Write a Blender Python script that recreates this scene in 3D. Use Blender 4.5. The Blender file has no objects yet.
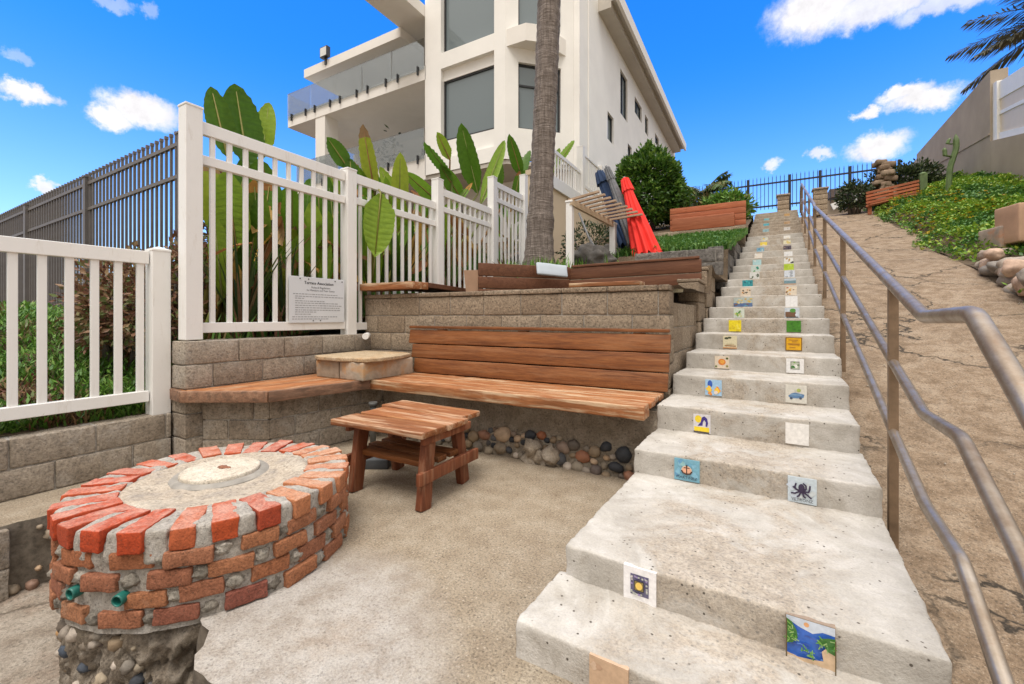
import bpy, bmesh, math, random
import numpy as np
from mathutils import Vector, Matrix, noise

scene = bpy.context.scene
col = scene.collection
R = math.radians
random.seed(7)

# ------------------------------------------------------------------ camera
FPX, CX, HZ, EYE = 435.0, 512.0, 317.0, 1.1
YAW = math.atan(248 / 435.0)            # the camera looks left of the +Y axis
cam = bpy.data.cameras.new('camera')
cam_o = bpy.data.objects.new('camera', cam)
col.objects.link(cam_o)
cam_o.location = (0, 0, EYE)
cam_o.rotation_euler = (R(90), 0, YAW)
cam.sensor_width = 36.0
cam.lens = FPX * 36.0 / 1024.0
cam.shift_y = (HZ - 342.0) / 1024.0
cam.clip_start = 0.05
cam.clip_end = 3000
scene.camera = cam_o

# ------------------------------------------------------------------ exposure
scene.view_settings.view_transform = 'Standard'
scene.view_settings.look = 'None'
scene.view_settings.exposure = 0.80
scene.view_settings.gamma = 1.0
scene.view_settings.use_curve_mapping = False
scene.render.engine = 'CYCLES'
scene.cycles.use_denoising = True
scene.cycles.max_bounces = 6
scene.cycles.diffuse_bounces = 4
scene.cycles.transparent_max_bounces = 12

SUN_EL, SUN_AZ = R(68), R(170)          # azimuth clockwise from +Y

# ------------------------------------------------------------------ sky
world = bpy.data.worlds.new('World')
scene.world = world
world.use_nodes = True
nt = world.node_tree
nt.nodes.clear()


def nd(tree, kind, **kw):
    n = tree.nodes.new(kind)
    for k, v in kw.items():
        setattr(n, k, v)
    return n


def wmath(op, a, b=None, clamp=False):
    n = nd(nt, 'ShaderNodeMath', operation=op, use_clamp=clamp)
    for i, x in enumerate((a, b)):
        if x is None:
            continue
        if isinstance(x, (int, float)):
            n.inputs[i].default_value = x
        else:
            nt.links.new(x, n.inputs[i])
    return n.outputs[0]


sky = nd(nt, 'ShaderNodeTexSky', sky_type='NISHITA', sun_disc=False)
sky.sun_elevation = SUN_EL
sky.sun_rotation = SUN_AZ
sky.altitude = 0
sky.air_density = 1.0
sky.dust_density = 0.3
sky.ozone_density = 3.0
hsv = nd(nt, 'ShaderNodeHueSaturation')
hsv.inputs['Hue'].default_value = 0.497
hsv.inputs['Saturation'].default_value = 1.15
hsv.inputs['Value'].default_value = 1.0
gain = nd(nt, 'ShaderNodeMix', data_type='RGBA', blend_type='MULTIPLY')
gain.inputs['Factor'].default_value = 1
nt.links.new(sky.outputs[0], gain.inputs[6])
nt.links.new(gain.outputs[2], hsv.inputs['Color'])
tc = nd(nt, 'ShaderNodeTexCoord')
sep = nd(nt, 'ShaderNodeSeparateXYZ')
nt.links.new(tc.outputs['Generated'], sep.inputs[0])
gmix = nd(nt, 'ShaderNodeMix', data_type='RGBA')
gmix.inputs[6].default_value = (1.40, 1.45, 1.80, 1)     # paler air low down
gmix.inputs[7].default_value = (0.95, 1.27, 1.95, 1)
gfac = nd(nt, 'ShaderNodeMapRange', interpolation_type='SMOOTHSTEP')
gfac.inputs['From Min'].default_value = 0.12
gfac.inputs['From Max'].default_value = 0.50
nt.links.new(sep.outputs[2], gfac.inputs['Value'])
nt.links.new(gfac.outputs[0], gmix.inputs['Factor'])
nt.links.new(gmix.outputs[2], gain.inputs[7])
az = wmath('ARCTAN2', sep.outputs[0], sep.outputs[1])
el = wmath('ARCSINE', sep.outputs[2])
comb = nd(nt, 'ShaderNodeCombineXYZ')
nt.links.new(az, comb.inputs[0])
nt.links.new(el, comb.inputs[1])
nz = nd(nt, 'ShaderNodeTexNoise')
nz.inputs['Scale'].default_value = 20
nz.inputs['Detail'].default_value = 7
nz.inputs['Roughness'].default_value = 0.68
nt.links.new(comb.outputs[0], nz.inputs['Vector'])
warp = nd(nt, 'ShaderNodeVectorMath', operation='SUBTRACT')
nt.links.new(nz.outputs['Color'], warp.inputs[0])
warp.inputs[1].default_value = (0.5, 0.5, 0.5)
warp2 = nd(nt, 'ShaderNodeVectorMath', operation='MULTIPLY')
nt.links.new(warp.outputs[0], warp2.inputs[0])
warp2.inputs[1].default_value = (0.075, 0.06, 0)
wpos = nd(nt, 'ShaderNodeVectorMath', operation='ADD')
nt.links.new(comb.outputs[0], wpos.inputs[0])
nt.links.new(warp2.outputs[0], wpos.inputs[1])
# clouds: azimuth and elevation in degrees, half sizes, density
CLOUDS = []
for (u, v, hw, hh, dens) in [(28, 94, 27, 10, 1.0), (112, 117, 26, 12, 1), (142, 110, 38, 15, 1), (45, 188, 13, 8, .9),
                             (112, 1, 26, 6, .35), (150, 10, 8, 7, .3), (22, 57, 15, 6, .3), (815, 10, 48, 22, 1),
                             (880, 4, 70, 16, .9), (950, 0, 60, 12, .7), (925, 100, 42, 12, 1), (905, 94, 26, 9, 1),
                             (870, 112, 15, 7, 1), (877, 148, 33, 13, 1), (818, 153, 16, 6, .8), (772, 167, 12, 6, .8)]:
    t = (u - CX) / FPX
    a0 = math.atan(t) - YAW
    e0 = math.atan((HZ - v) / FPX * math.cos(math.atan(t)))
    k = math.cos(math.atan(t))
    CLOUDS.append((a0, e0, hw / FPX * k * k, hh / FPX * k * k ** .3, dens))
mask = None
for (a0, e0, ra, re, dens) in CLOUDS:
    s = nd(nt, 'ShaderNodeVectorMath', operation='SUBTRACT')
    nt.links.new(wpos.outputs[0], s.inputs[0])
    s.inputs[1].default_value = (a0, e0, 0)
    m = nd(nt, 'ShaderNodeVectorMath', operation='MULTIPLY')
    nt.links.new(s.outputs[0], m.inputs[0])
    m.inputs[1].default_value = (1 / ra, 1 / re, 0)
    ln = nd(nt, 'ShaderNodeVectorMath', operation='LENGTH')
    nt.links.new(m.outputs[0], ln.inputs[0])
    mr = nd(nt, 'ShaderNodeMapRange', interpolation_type='SMOOTHSTEP')
    mr.inputs['From Min'].default_value = 1.3
    mr.inputs['From Max'].default_value = 0.55
    mr.inputs['To Max'].default_value = dens
    nt.links.new(ln.outputs['Value'], mr.inputs['Value'])
    mask = mr.outputs[0] if mask is None else wmath('MAXIMUM', mask, mr.outputs[0])
cl_tone = nd(nt, 'ShaderNodeMapRange')
nt.links.new(nz.outputs[0], cl_tone.inputs['Value'])
cl_tone.inputs['From Min'].default_value = 0.3
cl_tone.inputs['From Max'].default_value = 0.65
cl_tone.inputs['To Min'].default_value = 0.5
cl_tone.inputs['To Max'].default_value = 0.66
cl_col = nd(nt, 'ShaderNodeMix', data_type='RGBA', blend_type='MULTIPLY')
cl_col.inputs['Factor'].default_value = 1
cl_col.inputs[6].default_value = (1.0, 0.98, 1.0, 1)
nt.links.new(cl_tone.outputs[0], cl_col.inputs[7])
# added bright cloud layer, out of view overhead and behind, to balance blue fill
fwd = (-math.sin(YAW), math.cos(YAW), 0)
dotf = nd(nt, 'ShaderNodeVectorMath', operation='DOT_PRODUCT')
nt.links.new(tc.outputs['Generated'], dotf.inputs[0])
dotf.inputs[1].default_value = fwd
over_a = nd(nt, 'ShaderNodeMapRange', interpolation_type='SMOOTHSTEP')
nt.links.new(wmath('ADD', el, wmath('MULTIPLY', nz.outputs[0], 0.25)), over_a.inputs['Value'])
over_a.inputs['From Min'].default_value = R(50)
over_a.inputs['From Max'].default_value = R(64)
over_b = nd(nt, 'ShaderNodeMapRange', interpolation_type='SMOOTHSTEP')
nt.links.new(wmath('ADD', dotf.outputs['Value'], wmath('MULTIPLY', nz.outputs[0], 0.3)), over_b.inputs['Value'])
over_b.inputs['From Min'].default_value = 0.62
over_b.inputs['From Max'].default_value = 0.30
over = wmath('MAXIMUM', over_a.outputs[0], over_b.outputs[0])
bg_sky = nd(nt, 'ShaderNodeBackground')
bg_sky.inputs['Strength'].default_value = 0.10
nt.links.new(hsv.outputs[0], bg_sky.inputs['Color'])
bg_cl = nd(nt, 'ShaderNodeBackground')
bg_cl.inputs['Strength'].default_value = 1.0
nt.links.new(cl_col.outputs[2], bg_cl.inputs['Color'])
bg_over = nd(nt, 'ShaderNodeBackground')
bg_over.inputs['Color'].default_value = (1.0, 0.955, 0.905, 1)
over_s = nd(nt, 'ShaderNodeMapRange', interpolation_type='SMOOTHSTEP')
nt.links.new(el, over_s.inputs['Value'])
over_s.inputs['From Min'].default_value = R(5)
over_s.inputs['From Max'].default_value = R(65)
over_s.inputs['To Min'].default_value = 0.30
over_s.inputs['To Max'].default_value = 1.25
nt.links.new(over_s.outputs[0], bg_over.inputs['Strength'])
mix1 = nd(nt, 'ShaderNodeMixShader')
nt.links.new(mask, mix1.inputs[0])
nt.links.new(bg_sky.outputs[0], mix1.inputs[1])
nt.links.new(bg_cl.outputs[0], mix1.inputs[2])
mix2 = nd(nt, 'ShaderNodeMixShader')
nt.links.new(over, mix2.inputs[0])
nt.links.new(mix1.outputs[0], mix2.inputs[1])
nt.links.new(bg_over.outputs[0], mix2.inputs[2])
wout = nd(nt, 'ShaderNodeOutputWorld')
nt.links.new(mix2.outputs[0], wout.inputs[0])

# ------------------------------------------------------------------ sun behind thin cloud
sun = bpy.data.lights.new('sun', 'SUN')
sun.energy = 1.5
sun.angle = R(22)
sun.color = (1.0, 0.95, 0.89)
sun_o = bpy.data.objects.new('sun', sun)
col.objects.link(sun_o)
sd = Vector((math.sin(SUN_AZ) * math.cos(SUN_EL), math.cos(SUN_AZ) * math.cos(SUN_EL), math.sin(SUN_EL)))
sun_o.rotation_euler = (-sd).to_track_quat('-Z', 'Y').to_euler()

# ------------------------------------------------------------------ planning helpers: sight line to a plane of the place
FV = np.array([-math.sin(YAW), math.cos(YAW), 0])
RV = np.array([math.cos(YAW), math.sin(YAW), 0])
CV = np.array([0, 0, EYE])


def ray(u, v):
    return FV + RV * (u - CX) / FPX + np.array([0, 0, (HZ - v) / FPX])


def on_x(u, v, x):
    d = ray(u, v)
    return Vector(CV + d * x / d[0])


def on_y(u, v, y):
    d = ray(u, v)
    return Vector(CV + d * y / d[1])


def on_z(u, v, z):
    d = ray(u, v)
    return Vector(CV + d * (z - EYE) / d[2])


TH = math.atan(271 / 435.0) - YAW       # the stairs turn a little off the house grid


def S(x, y, z=0.0):                      # stair frame -> world
    return Vector((x * math.cos(TH) + y * math.sin(TH), -x * math.sin(TH) + y * math.cos(TH), z))


def smooth(a, b, x):
    t = min(1, max(0, (x - a) / (b - a)))
    return t * t * (3 - 2 * t)


# ------------------------------------------------------------------ mesh helpers
class MB:
    """collects shapes and links them as ONE mesh object"""

    def __init__(self):
        self.v, self.f, self.m, self.s = [], [], [], []

    def add(self, vs, fs, mi=0, sm=False):
        o = len(self.v)
        self.v.extend([tuple(p) for p in vs])
        self.f.extend([tuple(i + o for i in f) for f in fs])
        self.m.extend([mi] * len(fs))
        self.s.extend([sm] * len(fs))
        return self

    def box(self, lo, hi, mi=0, M=None):
        x0, y0, z0 = lo
        x1, y1, z1 = hi
        vs = [Vector(p) for p in ((x0, y0, z0), (x1, y0, z0), (x1, y1, z0), (x0, y1, z0), (x0, y0, z1), (x1, y0, z1), (x1, y1, z1), (x0, y1, z1))]
        if M is not None:
            vs = [M @ p for p in vs]
        return self.add(vs, [(0, 3, 2, 1), (4, 5, 6, 7), (0, 1, 5, 4), (1, 2, 6, 5), (2, 3, 7, 6), (3, 0, 4, 7)], mi)

    def beam(self, a, b, w, h, up=(0, 0, 1), mi=0):
        """rectangular bar from a to b, w across, h along up"""
        a, b = Vector(a), Vector(b)
        d = (b - a).normalized()
        up = Vector(up)
        sx = d.cross(up).normalized()
        uz = sx.cross(d).normalized()
        vs = []
        for p in (a, b):
            for (i, j) in ((-1, -1), (1, -1), (1, 1), (-1, 1)):
                vs.append(p + sx * (i * w / 2) + uz * (j * h / 2))
        return self.add(vs, [(0, 1, 2, 3), (7, 6, 5, 4), (0, 4, 5, 1), (1, 5, 6, 2), (2, 6, 7, 3), (3, 7, 4, 0)], mi)

    def prism(self, pts, z0, z1, mi=0):
        n = len(pts)
        vs = [(p[0], p[1], z0) for p in pts] + [(p[0], p[1], z1) for p in pts]
        fs = [tuple(range(n - 1, -1, -1)), tuple(range(n, 2 * n))]
        fs += [(i, (i + 1) % n, n + (i + 1) % n, n + i) for i in range(n)]
        return self.add(vs, fs, mi)

    def tube(self, path, rad, n=12, mi=0, caps=True, sm=True):
        path = [Vector(p) for p in path]
        rads = rad if isinstance(rad, (list, tuple)) else [rad] * len(path)
        vs, fs = [], []
        ref = None
        for i, p in enumerate(path):
            d = (path[min(i + 1, len(path) - 1)] - path[max(i - 1, 0)])
            d.normalize()
            if ref is None:
                ref = d.cross(Vector((0.3, 0.9, 0.2)))
                if ref.length < 1e-3:
                    ref = d.cross(Vector((1, 0, 0)))
            ref = (ref - d * ref.dot(d)).normalized()
            b = d.cross(ref)
            for k in range(n):
                a = 2 * math.pi * k / n
                vs.append(p + (ref * math.cos(a) + b * math.sin(a)) * rads[i])
        for i in range(len(path) - 1):
            for k in range(n):
                fs.append((i * n + k, i * n + (k + 1) % n, (i + 1) * n + (k + 1) % n, (i + 1) * n + k))
        self.add(vs, fs, mi, sm)
        if caps:
            o = len(self.v) - len(vs)
            self.f += [tuple(o + k for k in range(n - 1, -1, -1)), tuple(o + (len(path) - 1) * n + k for k in range(n))]
            self.m += [mi, mi]
            self.s += [False, False]
        return self

    def rock(self, size, M, r=0.02, step=0.05, amp=0.004, freq=12.0, mi=0, seed=None, amp2=0.0):
        """box with rounded, uneven edges and surface: size = full extents, M places it"""
        sd_ = random.random() * 100 if seed is None else seed
        h = [s / 2 for s in size]
        r = min(r, min(h) * 0.95)

        def ticks(hh):
            n = max(1, int((2 * (hh - r)) / step))
            inner = [-(hh - r) + 2 * (hh - r) * i / n for i in range(n + 1)]
            return [-hh, -hh + r * .35] + inner + [hh - r * .35, hh]
        T = [ticks(x) for x in h]
        idx, vs, fs = {}, [], []

        def vid(p):
            k = tuple(round(c, 5) for c in p)
            if k not in idx:
                q = Vector(p)
                inn = Vector([max(-(h[i] - r), min(h[i] - r, q[i])) for i in range(3)])
                d = q - inn
                if d.length > 1e-9:
                    d.normalize()
                w = inn + d * r
                nn = noise.noise(w * freq + Vector((sd_, sd_ * .7, 0)))
                n2 = noise.noise(w * freq * .3 + Vector((sd_, 3, sd_ * .3)))
                w += d * (amp * nn + amp2 * n2)
                idx[k] = len(vs)
                vs.append(M @ w)
            return idx[k]
        for ax in range(3):
            a, b = [(1, 2), (2, 0), (0, 1)][ax]
            for sgn in (-1, 1):
                for i in range(len(T[a]) - 1):
                    for j in range(len(T[b]) - 1):
                        quad = []
                        for (ii, jj) in ((i, j), (i + 1, j), (i + 1, j + 1), (i, j + 1)):
                            p = [0, 0, 0]
                            p[ax] = sgn * h[ax]
                            p[a] = T[a][ii]
                            p[b] = T[b][jj]
                            quad.append(vid(p))
                        if sgn < 0:
                            quad.reverse()
                        fs.append(tuple(quad))
        return self.add(vs, fs, mi, True)

    def blob(self, c, rx, ry, rz, seed=0, amp=.15, freq=2.0, seg=14, rings=9, mi=0, rot=0.0):
        vs, fs = [], []
        Mr = Matrix.Rotation(rot, 3, 'Y')
        for i in range(rings + 1):
            t = math.pi * i / rings
            for k in range(seg):
                a = 2 * math.pi * k / seg
                d = Vector((math.sin(t) * math.cos(a), math.sin(t) * math.sin(a), math.cos(t)))
                q = 1 + amp * noise.noise(d * freq + Vector((seed * 3.1, seed * 1.7, seed)))
                vs.append(Vector(c) + Mr @ Vector((d.x * rx * q, d.y * ry * q, d.z * rz * q)))
        for i in range(rings):
            for k in range(seg):
                fs.append((i * seg + k, (i + 1) * seg + k, (i + 1) * seg + (k + 1) % seg, i * seg + (k + 1) % seg))
        return self.add(vs, fs, mi, True)

    def build(self, name, mats, parent=None, bevel=0.0, loc=None):
        me = bpy.data.meshes.new(name)
        o_ = Vector((0, 0, 0))
        if parent is not None:
            o_ = world_loc(parent)
        if loc is not None:
            o_ = Vector(loc)
        vv = self.v
        if o_.length > 0:
            vv = [(p[0] - o_.x, p[1] - o_.y, p[2] - o_.z) for p in vv]
        me.from_pydata(vv, [], self.f)
        if not isinstance(mats, (list, tuple)):
            mats = [mats]
        for m in mats:
            me.materials.append(m)
        me.polygons.foreach_set('material_index', self.m)
        me.polygons.foreach_set('use_smooth', self.s)
        me.update()
        o = bpy.data.objects.new(name, me)
        col.objects.link(o)
        if parent is not None:
            o.parent = parent
        if loc is not None:
            o.location = Vector(loc) - (world_loc(parent) if parent else Vector((0, 0, 0)))
        if bevel:
            b = o.modifiers.new('bevel', 'BEVEL')
            b.width = bevel
            b.segments = 2
            b.limit_method = 'ANGLE'
            b.angle_limit = R(40)
        return o


def world_loc(o):
    p = Vector(o.location)
    while o.parent is not None:
        o = o.parent
        p += Vector(o.location)
    return p


def tag(o, label=None, cat=None, group=None, kind=None):
    if label:
        o['label'] = label
    if cat:
        o['category'] = cat
        o['kind'] = 'thing'
    if group:
        o['group'] = group
    if kind:
        o['kind'] = kind
    return o


def thing(name, label, cat, loc=(0, 0, 0), group=None):
    o = bpy.data.objects.new(name, None)
    o.empty_display_size = 0.2
    col.objects.link(o)
    o.location = loc
    return tag(o, label, cat, group)


def frame(o, x, y, z=None):
    """matrix with columns x, y, z at o"""
    x, y = Vector(x).normalized(), Vector(y).normalized()
    z = x.cross(y).normalized() if z is None else Vector(z).normalized()
    M = Matrix.Identity(4)
    for i, a in enumerate((x, y, z)):
        M[0][i], M[1][i], M[2][i] = a.x, a.y, a.z
    M.translation = Vector(o)
    return M


def text_shape(s, size):
    cu = bpy.data.curves.new('t', 'FONT')
    cu.body = s
    cu.size = size
    cu.align_x = 'CENTER'
    cu.resolution_u = 2
    ob = bpy.data.objects.new('t', cu)
    col.objects.link(ob)
    dg = bpy.context.evaluated_depsgraph_get()
    me = bpy.data.meshes.new_from_object(ob.evaluated_get(dg))
    vs = [v.co.copy() for v in me.vertices]
    fs = [tuple(p.vertices) for p in me.polygons]
    bpy.data.objects.remove(ob)
    bpy.data.curves.remove(cu)
    bpy.data.meshes.remove(me)
    return vs, fs


# ------------------------------------------------------------------ materials
def mat_base(name):
    m = bpy.data.materials.new(name)
    m.use_nodes = True
    t = m.node_tree
    b = t.nodes['Principled BSDF']
    return m, t, b


def ramp(t, fac, stops):
    n = t.nodes.new('ShaderNodeValToRGB')
    els = n.color_ramp.elements
    while len(els) < len(stops):
        els.new(0.5)
    for e, (p, c) in zip(els, stops):
        e.position = p
        e.color = (*c, 1)
    t.links.new(fac, n.inputs[0])
    return n.outputs[0]


def noise_n(t, vec, scale, detail=4, rough=.55, dist=0.0, out=0):
    n = t.nodes.new('ShaderNodeTexNoise')
    n.inputs['Scale'].default_value = scale
    n.inputs['Detail'].default_value = detail
    n.inputs['Roughness'].default_value = rough
    n.inputs['Distortion'].default_value = dist
    if vec is not None:
        t.links.new(vec, n.inputs['Vector'])
    return n.outputs[out]


def mixc(t, fac, a, b, mode='MIX'):
    n = t.nodes.new('ShaderNodeMix')
    n.data_type = 'RGBA'
    n.blend_type = mode
    for sock, x in ((n.inputs['Factor'], fac), (n.inputs[6], a), (n.inputs[7], b)):
        if isinstance(x, (int, float)):
            sock.default_value = x
        elif isinstance(x, tuple):
            sock.default_value = (*x, 1)
        else:
            t.links.new(x, sock)
    return n.outputs[2]


def rng(t, val, a, b, c=0.0, d=1.0):
    n = t.nodes.new('ShaderNodeMapRange')
    n.inputs['From Min'].default_value = a
    n.inputs['From Max'].default_value = b
    n.inputs['To Min'].default_value = c
    n.inputs['To Max'].default_value = d
    t.links.new(val, n.inputs['Value'])
    return n.outputs[0]


def bump(t, b, height, strength=.5, dist=.01, prev=None):
    n = t.nodes.new('ShaderNodeBump')
    n.inputs['Strength'].default_value = strength
    n.inputs['Distance'].default_value = dist
    t.links.new(height, n.inputs['Height'])
    if prev is not None:
        t.links.new(prev, n.inputs['Normal'])
    t.links.new(n.outputs[0], b.inputs['Normal'])
    return n.outputs[0]


def grain(t, c, v, scale=75, lo=.5, hi=1.25, speck=.6):
    """coarse mineral grain: light and dark specks of about a centimetre"""
    n = noise_n(t, v, scale, 4, .75)
    c = mixc(t, 1.0, c, ramp(t, n, [(.33, (lo, lo, lo)), (.5, (1, 1, 1)), (.68, (hi, hi, hi))]), 'MULTIPLY')
    if speck:
        vo = t.nodes.new('ShaderNodeTexVoronoi')
        vo.inputs['Scale'].default_value = scale * .9
        t.links.new(v, vo.inputs['Vector'])
        sel = t.nodes.new('ShaderNodeMath')
        sel.operation = 'MULTIPLY'
        s2 = t.nodes.new('ShaderNodeSeparateColor')
        t.links.new(vo.outputs['Color'], s2.inputs[0])
        t.links.new(rng(t, s2.outputs[0], .78, .82, 0, speck), sel.inputs[0])
        t.links.new(rng(t, vo.outputs['Distance'], .42, .25), sel.inputs[1])
        c = mixc(t, sel.outputs[0], c, (.06, .05, .04))
    return c, n


def objvec(t, scale=(1, 1, 1)):
    c = t.nodes.new('ShaderNodeTexCoord')
    m = t.nodes.new('ShaderNodeMapping')
    m.inputs['Scale'].default_value = scale
    t.links.new(c.outputs['Object'], m.inputs[0])
    return m.outputs[0]


def island(t):
    return t.nodes.new('ShaderNodeNewGeometry').outputs['Random Per Island']


def m_plain(name, c, rough=.6, metal=0.0, var=.08, scale=6.0, bmp=0.0, spec=.5):
    m, t, b = mat_base(name)
    v = objvec(t)
    n = noise_n(t, v, scale, 5)
    lo = tuple(x * (1 - var) for x in c)
    hi = tuple(min(1, x * (1 + var)) for x in c)
    t.links.new(ramp(t, n, [(.3, lo), (.7, hi)]), b.inputs['Base Color'])
    b.inputs['Roughness'].default_value = rough
    b.inputs['Metallic'].default_value = metal
    b.inputs['Specular IOR Level'].default_value = spec
    if bmp:
        bump(t, b, noise_n(t, v, scale * 12, 3), bmp, .004)
    return m


def m_concrete(name, base, dark, light, speck=.0, stain=(.33, .25, .16), stain_amt=.35, bmp=.5, scale=1.0, crack=0.0, gr_amt=.6, gsc=60):
    m, t, b = mat_base(name)
    v = objvec(t)
    big = noise_n(t, v, 1.7 * scale, 6, .62)
    mid = noise_n(t, v, 9 * scale, 6, .65)
    fine = noise_n(t, v, 130 * scale, 3, .7)
    c = ramp(t, mid, [(.28, dark), (.5, base), (.72, light)])
    c = mixc(t, rng(t, big, .5, .75, 0, stain_amt), c, stain, 'MIX')
    big2 = noise_n(t, v, 3.1 * scale, 5, .6, .8)
    c = mixc(t, rng(t, big2, .52, .66, 0, .7), c, light)
    big3 = noise_n(t, v, 2.3 * scale, 7, .7, 1.2)
    c = mixc(t, rng(t, big3, .56, .70, 0, .45), c, dark)
    c = mixc(t, 1.0, c, ramp(t, fine, [(.3, (.72, .72, .72)), (.6, (1, 1, 1))]), 'MULTIPLY')
    if speck:
        vo = t.nodes.new('ShaderNodeTexVoronoi')
        vo.inputs['Scale'].default_value = 95 * scale
        t.links.new(v, vo.inputs['Vector'])
        sel = rng(t, vo.outputs['Distance'], .30, .14, 0, speck)
        pick = ramp(t, vo.outputs['Color'], [(.25, (.09, .075, .06)), (.45, (.30, .24, .17)), (.7, (.62, .55, .46))])
        c = mixc(t, sel, c, pick)
    if crack:
        vv = t.nodes.new('ShaderNodeTexVoronoi')
        vv.feature = 'DISTANCE_TO_EDGE'
        vv.inputs['Scale'].default_value = 1.5
        wv = mixc(t, .35, v, noise_n(t, v, 3, 5, .6, 0, 1))
        t.links.new(wv, vv.inputs['Vector'])
        gate = rng(t, noise_n(t, v, 1.3, 2), .40, .52)
        ln = rng(t, vv.outputs['Distance'], .004, .018, crack, 0)
        mu = t.nodes.new('ShaderNodeMath')
        mu.operation = 'MULTIPLY'
        t.links.new(ln, mu.inputs[0])
        t.links.new(gate, mu.inputs[1])
        c = mixc(t, mu.outputs[0], c, (.05, .04, .03))
    c, gr = grain(t, c, v, gsc * scale ** .5, 1 - gr_amt * .5, 1 + gr_amt * .3, gr_amt * .7)
    t.links.new(c, b.inputs['Base Color'])
    b.inputs['Roughness'].default_value = .92
    b.inputs['Specular IOR Level'].default_value = .25
    p = bump(t, b, mid, bmp * .6, .012)
    p = bump(t, b, gr, bmp, .008, p)
    bump(t, b, fine, bmp, .005, p)
    return m


def m_wood(name, base, dark, light, axis=0, rough=.6, wear=0.0, wearc=(.55, .42, .30), lanes=1.0):
    m, t, b = mat_base(name)
    sc = [14, 14, 14]
    sc[axis] = 1.1
    v = objvec(t, tuple(sc))
    isl = island(t)
    ad = t.nodes.new('ShaderNodeVectorMath')
    ad.operation = 'ADD'
    cb = t.nodes.new('ShaderNodeCombineXYZ')
    mu = t.nodes.new('ShaderNodeMath')
    mu.operation = 'MULTIPLY'
    mu.inputs[1].default_value = 40
    t.links.new(isl, mu.inputs[0])
    t.links.new(mu.outputs[0], cb.inputs[0])
    t.links.new(mu.outputs[0], cb.inputs[1])
    t.links.new(v, ad.inputs[0])
    t.links.new(cb.outputs[0], ad.inputs[1])
    g = noise_n(t, ad.outputs[0], 2.2, 7, .65, .6)
    f = noise_n(t, ad.outputs[0], 9, 4, .7)
    c = ramp(t, g, [(.28, dark), (.5, base), (.75, light)])
    c = mixc(t, rng(t, f, .35, .6, .45, 0), c, dark)
    c = mixc(t, 1.0, c, ramp(t, isl, [(0, (.8, .8, .8)), (1, (1.12, 1.1, 1.06))]), 'MULTIPLY')
    if wear:
        w = noise_n(t, ad.outputs[0], 1.3, 6, .7, .3)
        c = mixc(t, rng(t, w, .5, .62, 0, wear), c, wearc)
    t.links.new(c, b.inputs['Base Color'])
    b.inputs['Roughness'].default_value = rough
    b.inputs['Specular IOR Level'].default_value = .35
    bump(t, b, f, .45, .004)
    return m


def m_island(name, stops, rough=.9, nscale=25.0, bmp=.5, namt=.35, spec=.3, dirt=None, gr=None, obj=False):
    """each loose piece (block, brick, pebble, leaf) its own tone"""
    m, t, b = mat_base(name)
    v = objvec(t)
    c = ramp(t, t.nodes.new('ShaderNodeObjectInfo').outputs['Random'] if obj else island(t), stops)
    n = noise_n(t, v, nscale, 5, .65)
    c = mixc(t, namt, c, ramp(t, n, [(.3, (.35, .35, .35)), (.55, (1, 1, 1)), (.75, (1.3, 1.3, 1.3))]), 'MULTIPLY')
    if dirt:
        c = mixc(t, rng(t, noise_n(t, v, 4.5, 6, .65, .5), .5, .68, 0, dirt[1]), c, dirt[0])
    gn = None
    if gr:
        c, gn = grain(t, c, v, *gr)
    t.links.new(c, b.inputs['Base Color'])
    b.inputs['Roughness'].default_value = rough
    b.inputs['Specular IOR Level'].default_value = spec
    if bmp:
        p = bump(t, b, n, bmp * .5, .01)
        if gn is not None:
            p = bump(t, b, gn, 1.0, .012, p)
        bump(t, b, noise_n(t, v, nscale * 7, 3, .7), bmp, .004, p)
    return m


def m_leaf(name, stops, rough=.45, trans=.25):
    m, t, b = mat_base(name)
    c = ramp(t, island(t), stops)
    n = noise_n(t, objvec(t), 18, 3)
    c = mixc(t, .4, c, ramp(t, n, [(.3, (.55, .6, .5)), (.7, (1.25, 1.2, 1.1))]), 'MULTIPLY')
    t.links.new(c, b.inputs['Base Color'])
    b.inputs['Roughness'].default_value = rough
    b.inputs['Specular IOR Level'].default_value = .3
    if trans:
        tr = t.nodes.new('ShaderNodeBsdfTranslucent')
        t.links.new(c, tr.inputs['Color'])
        mx = t.nodes.new('ShaderNodeMixShader')
        mx.inputs[0].default_value = trans
        out = t.nodes['Material Output']
        t.links.new(b.outputs[0], mx.inputs[1])
        t.links.new(tr.outputs[0], mx.inputs[2])
        t.links.new(mx.outputs[0], out.inputs[0])
    return m


M = {}
M['stair_old'] = m_concrete('weathered_concrete', (.36, .30, .235), (.26, .21, .16), (.45, .39, .32), speck=.3)
M['ramp'] = m_concrete('sandy_ramp', (.29, .21, .14), (.175, .12, .075), (.39, .305, .22), speck=.35, stain=(.17, .12, .08), stain_amt=.6, bmp=1.0, crack=1.0, gr_amt=.75, gsc=70)
M['rubble'] = m_island('rubble_concrete', [(0, (.10, .085, .07)), (.35, (.30, .25, .19)), (.7, (.16, .13, .10)), (1, (.42, .36, .29))], nscale=30, bmp=1.0, namt=.7)
M['mortar'] = m_concrete('mortar', (.52, .48, .425), (.38, .34, .29), (.64, .60, .55), speck=.2, bmp=1.0, scale=2.0)
M['sandcrust'] = m_concrete('pit_sand', (.50, .42, .33), (.36, .32, .28), (.62, .55, .45), speck=.3, bmp=.9, stain=(.27, .25, .24), stain_amt=.8)
M['lid'] = m_concrete('lid_concrete', (.62, .55, .45), (.50, .43, .34), (.72, .66, .56), speck=.3, bmp=.5, scale=2)
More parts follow.
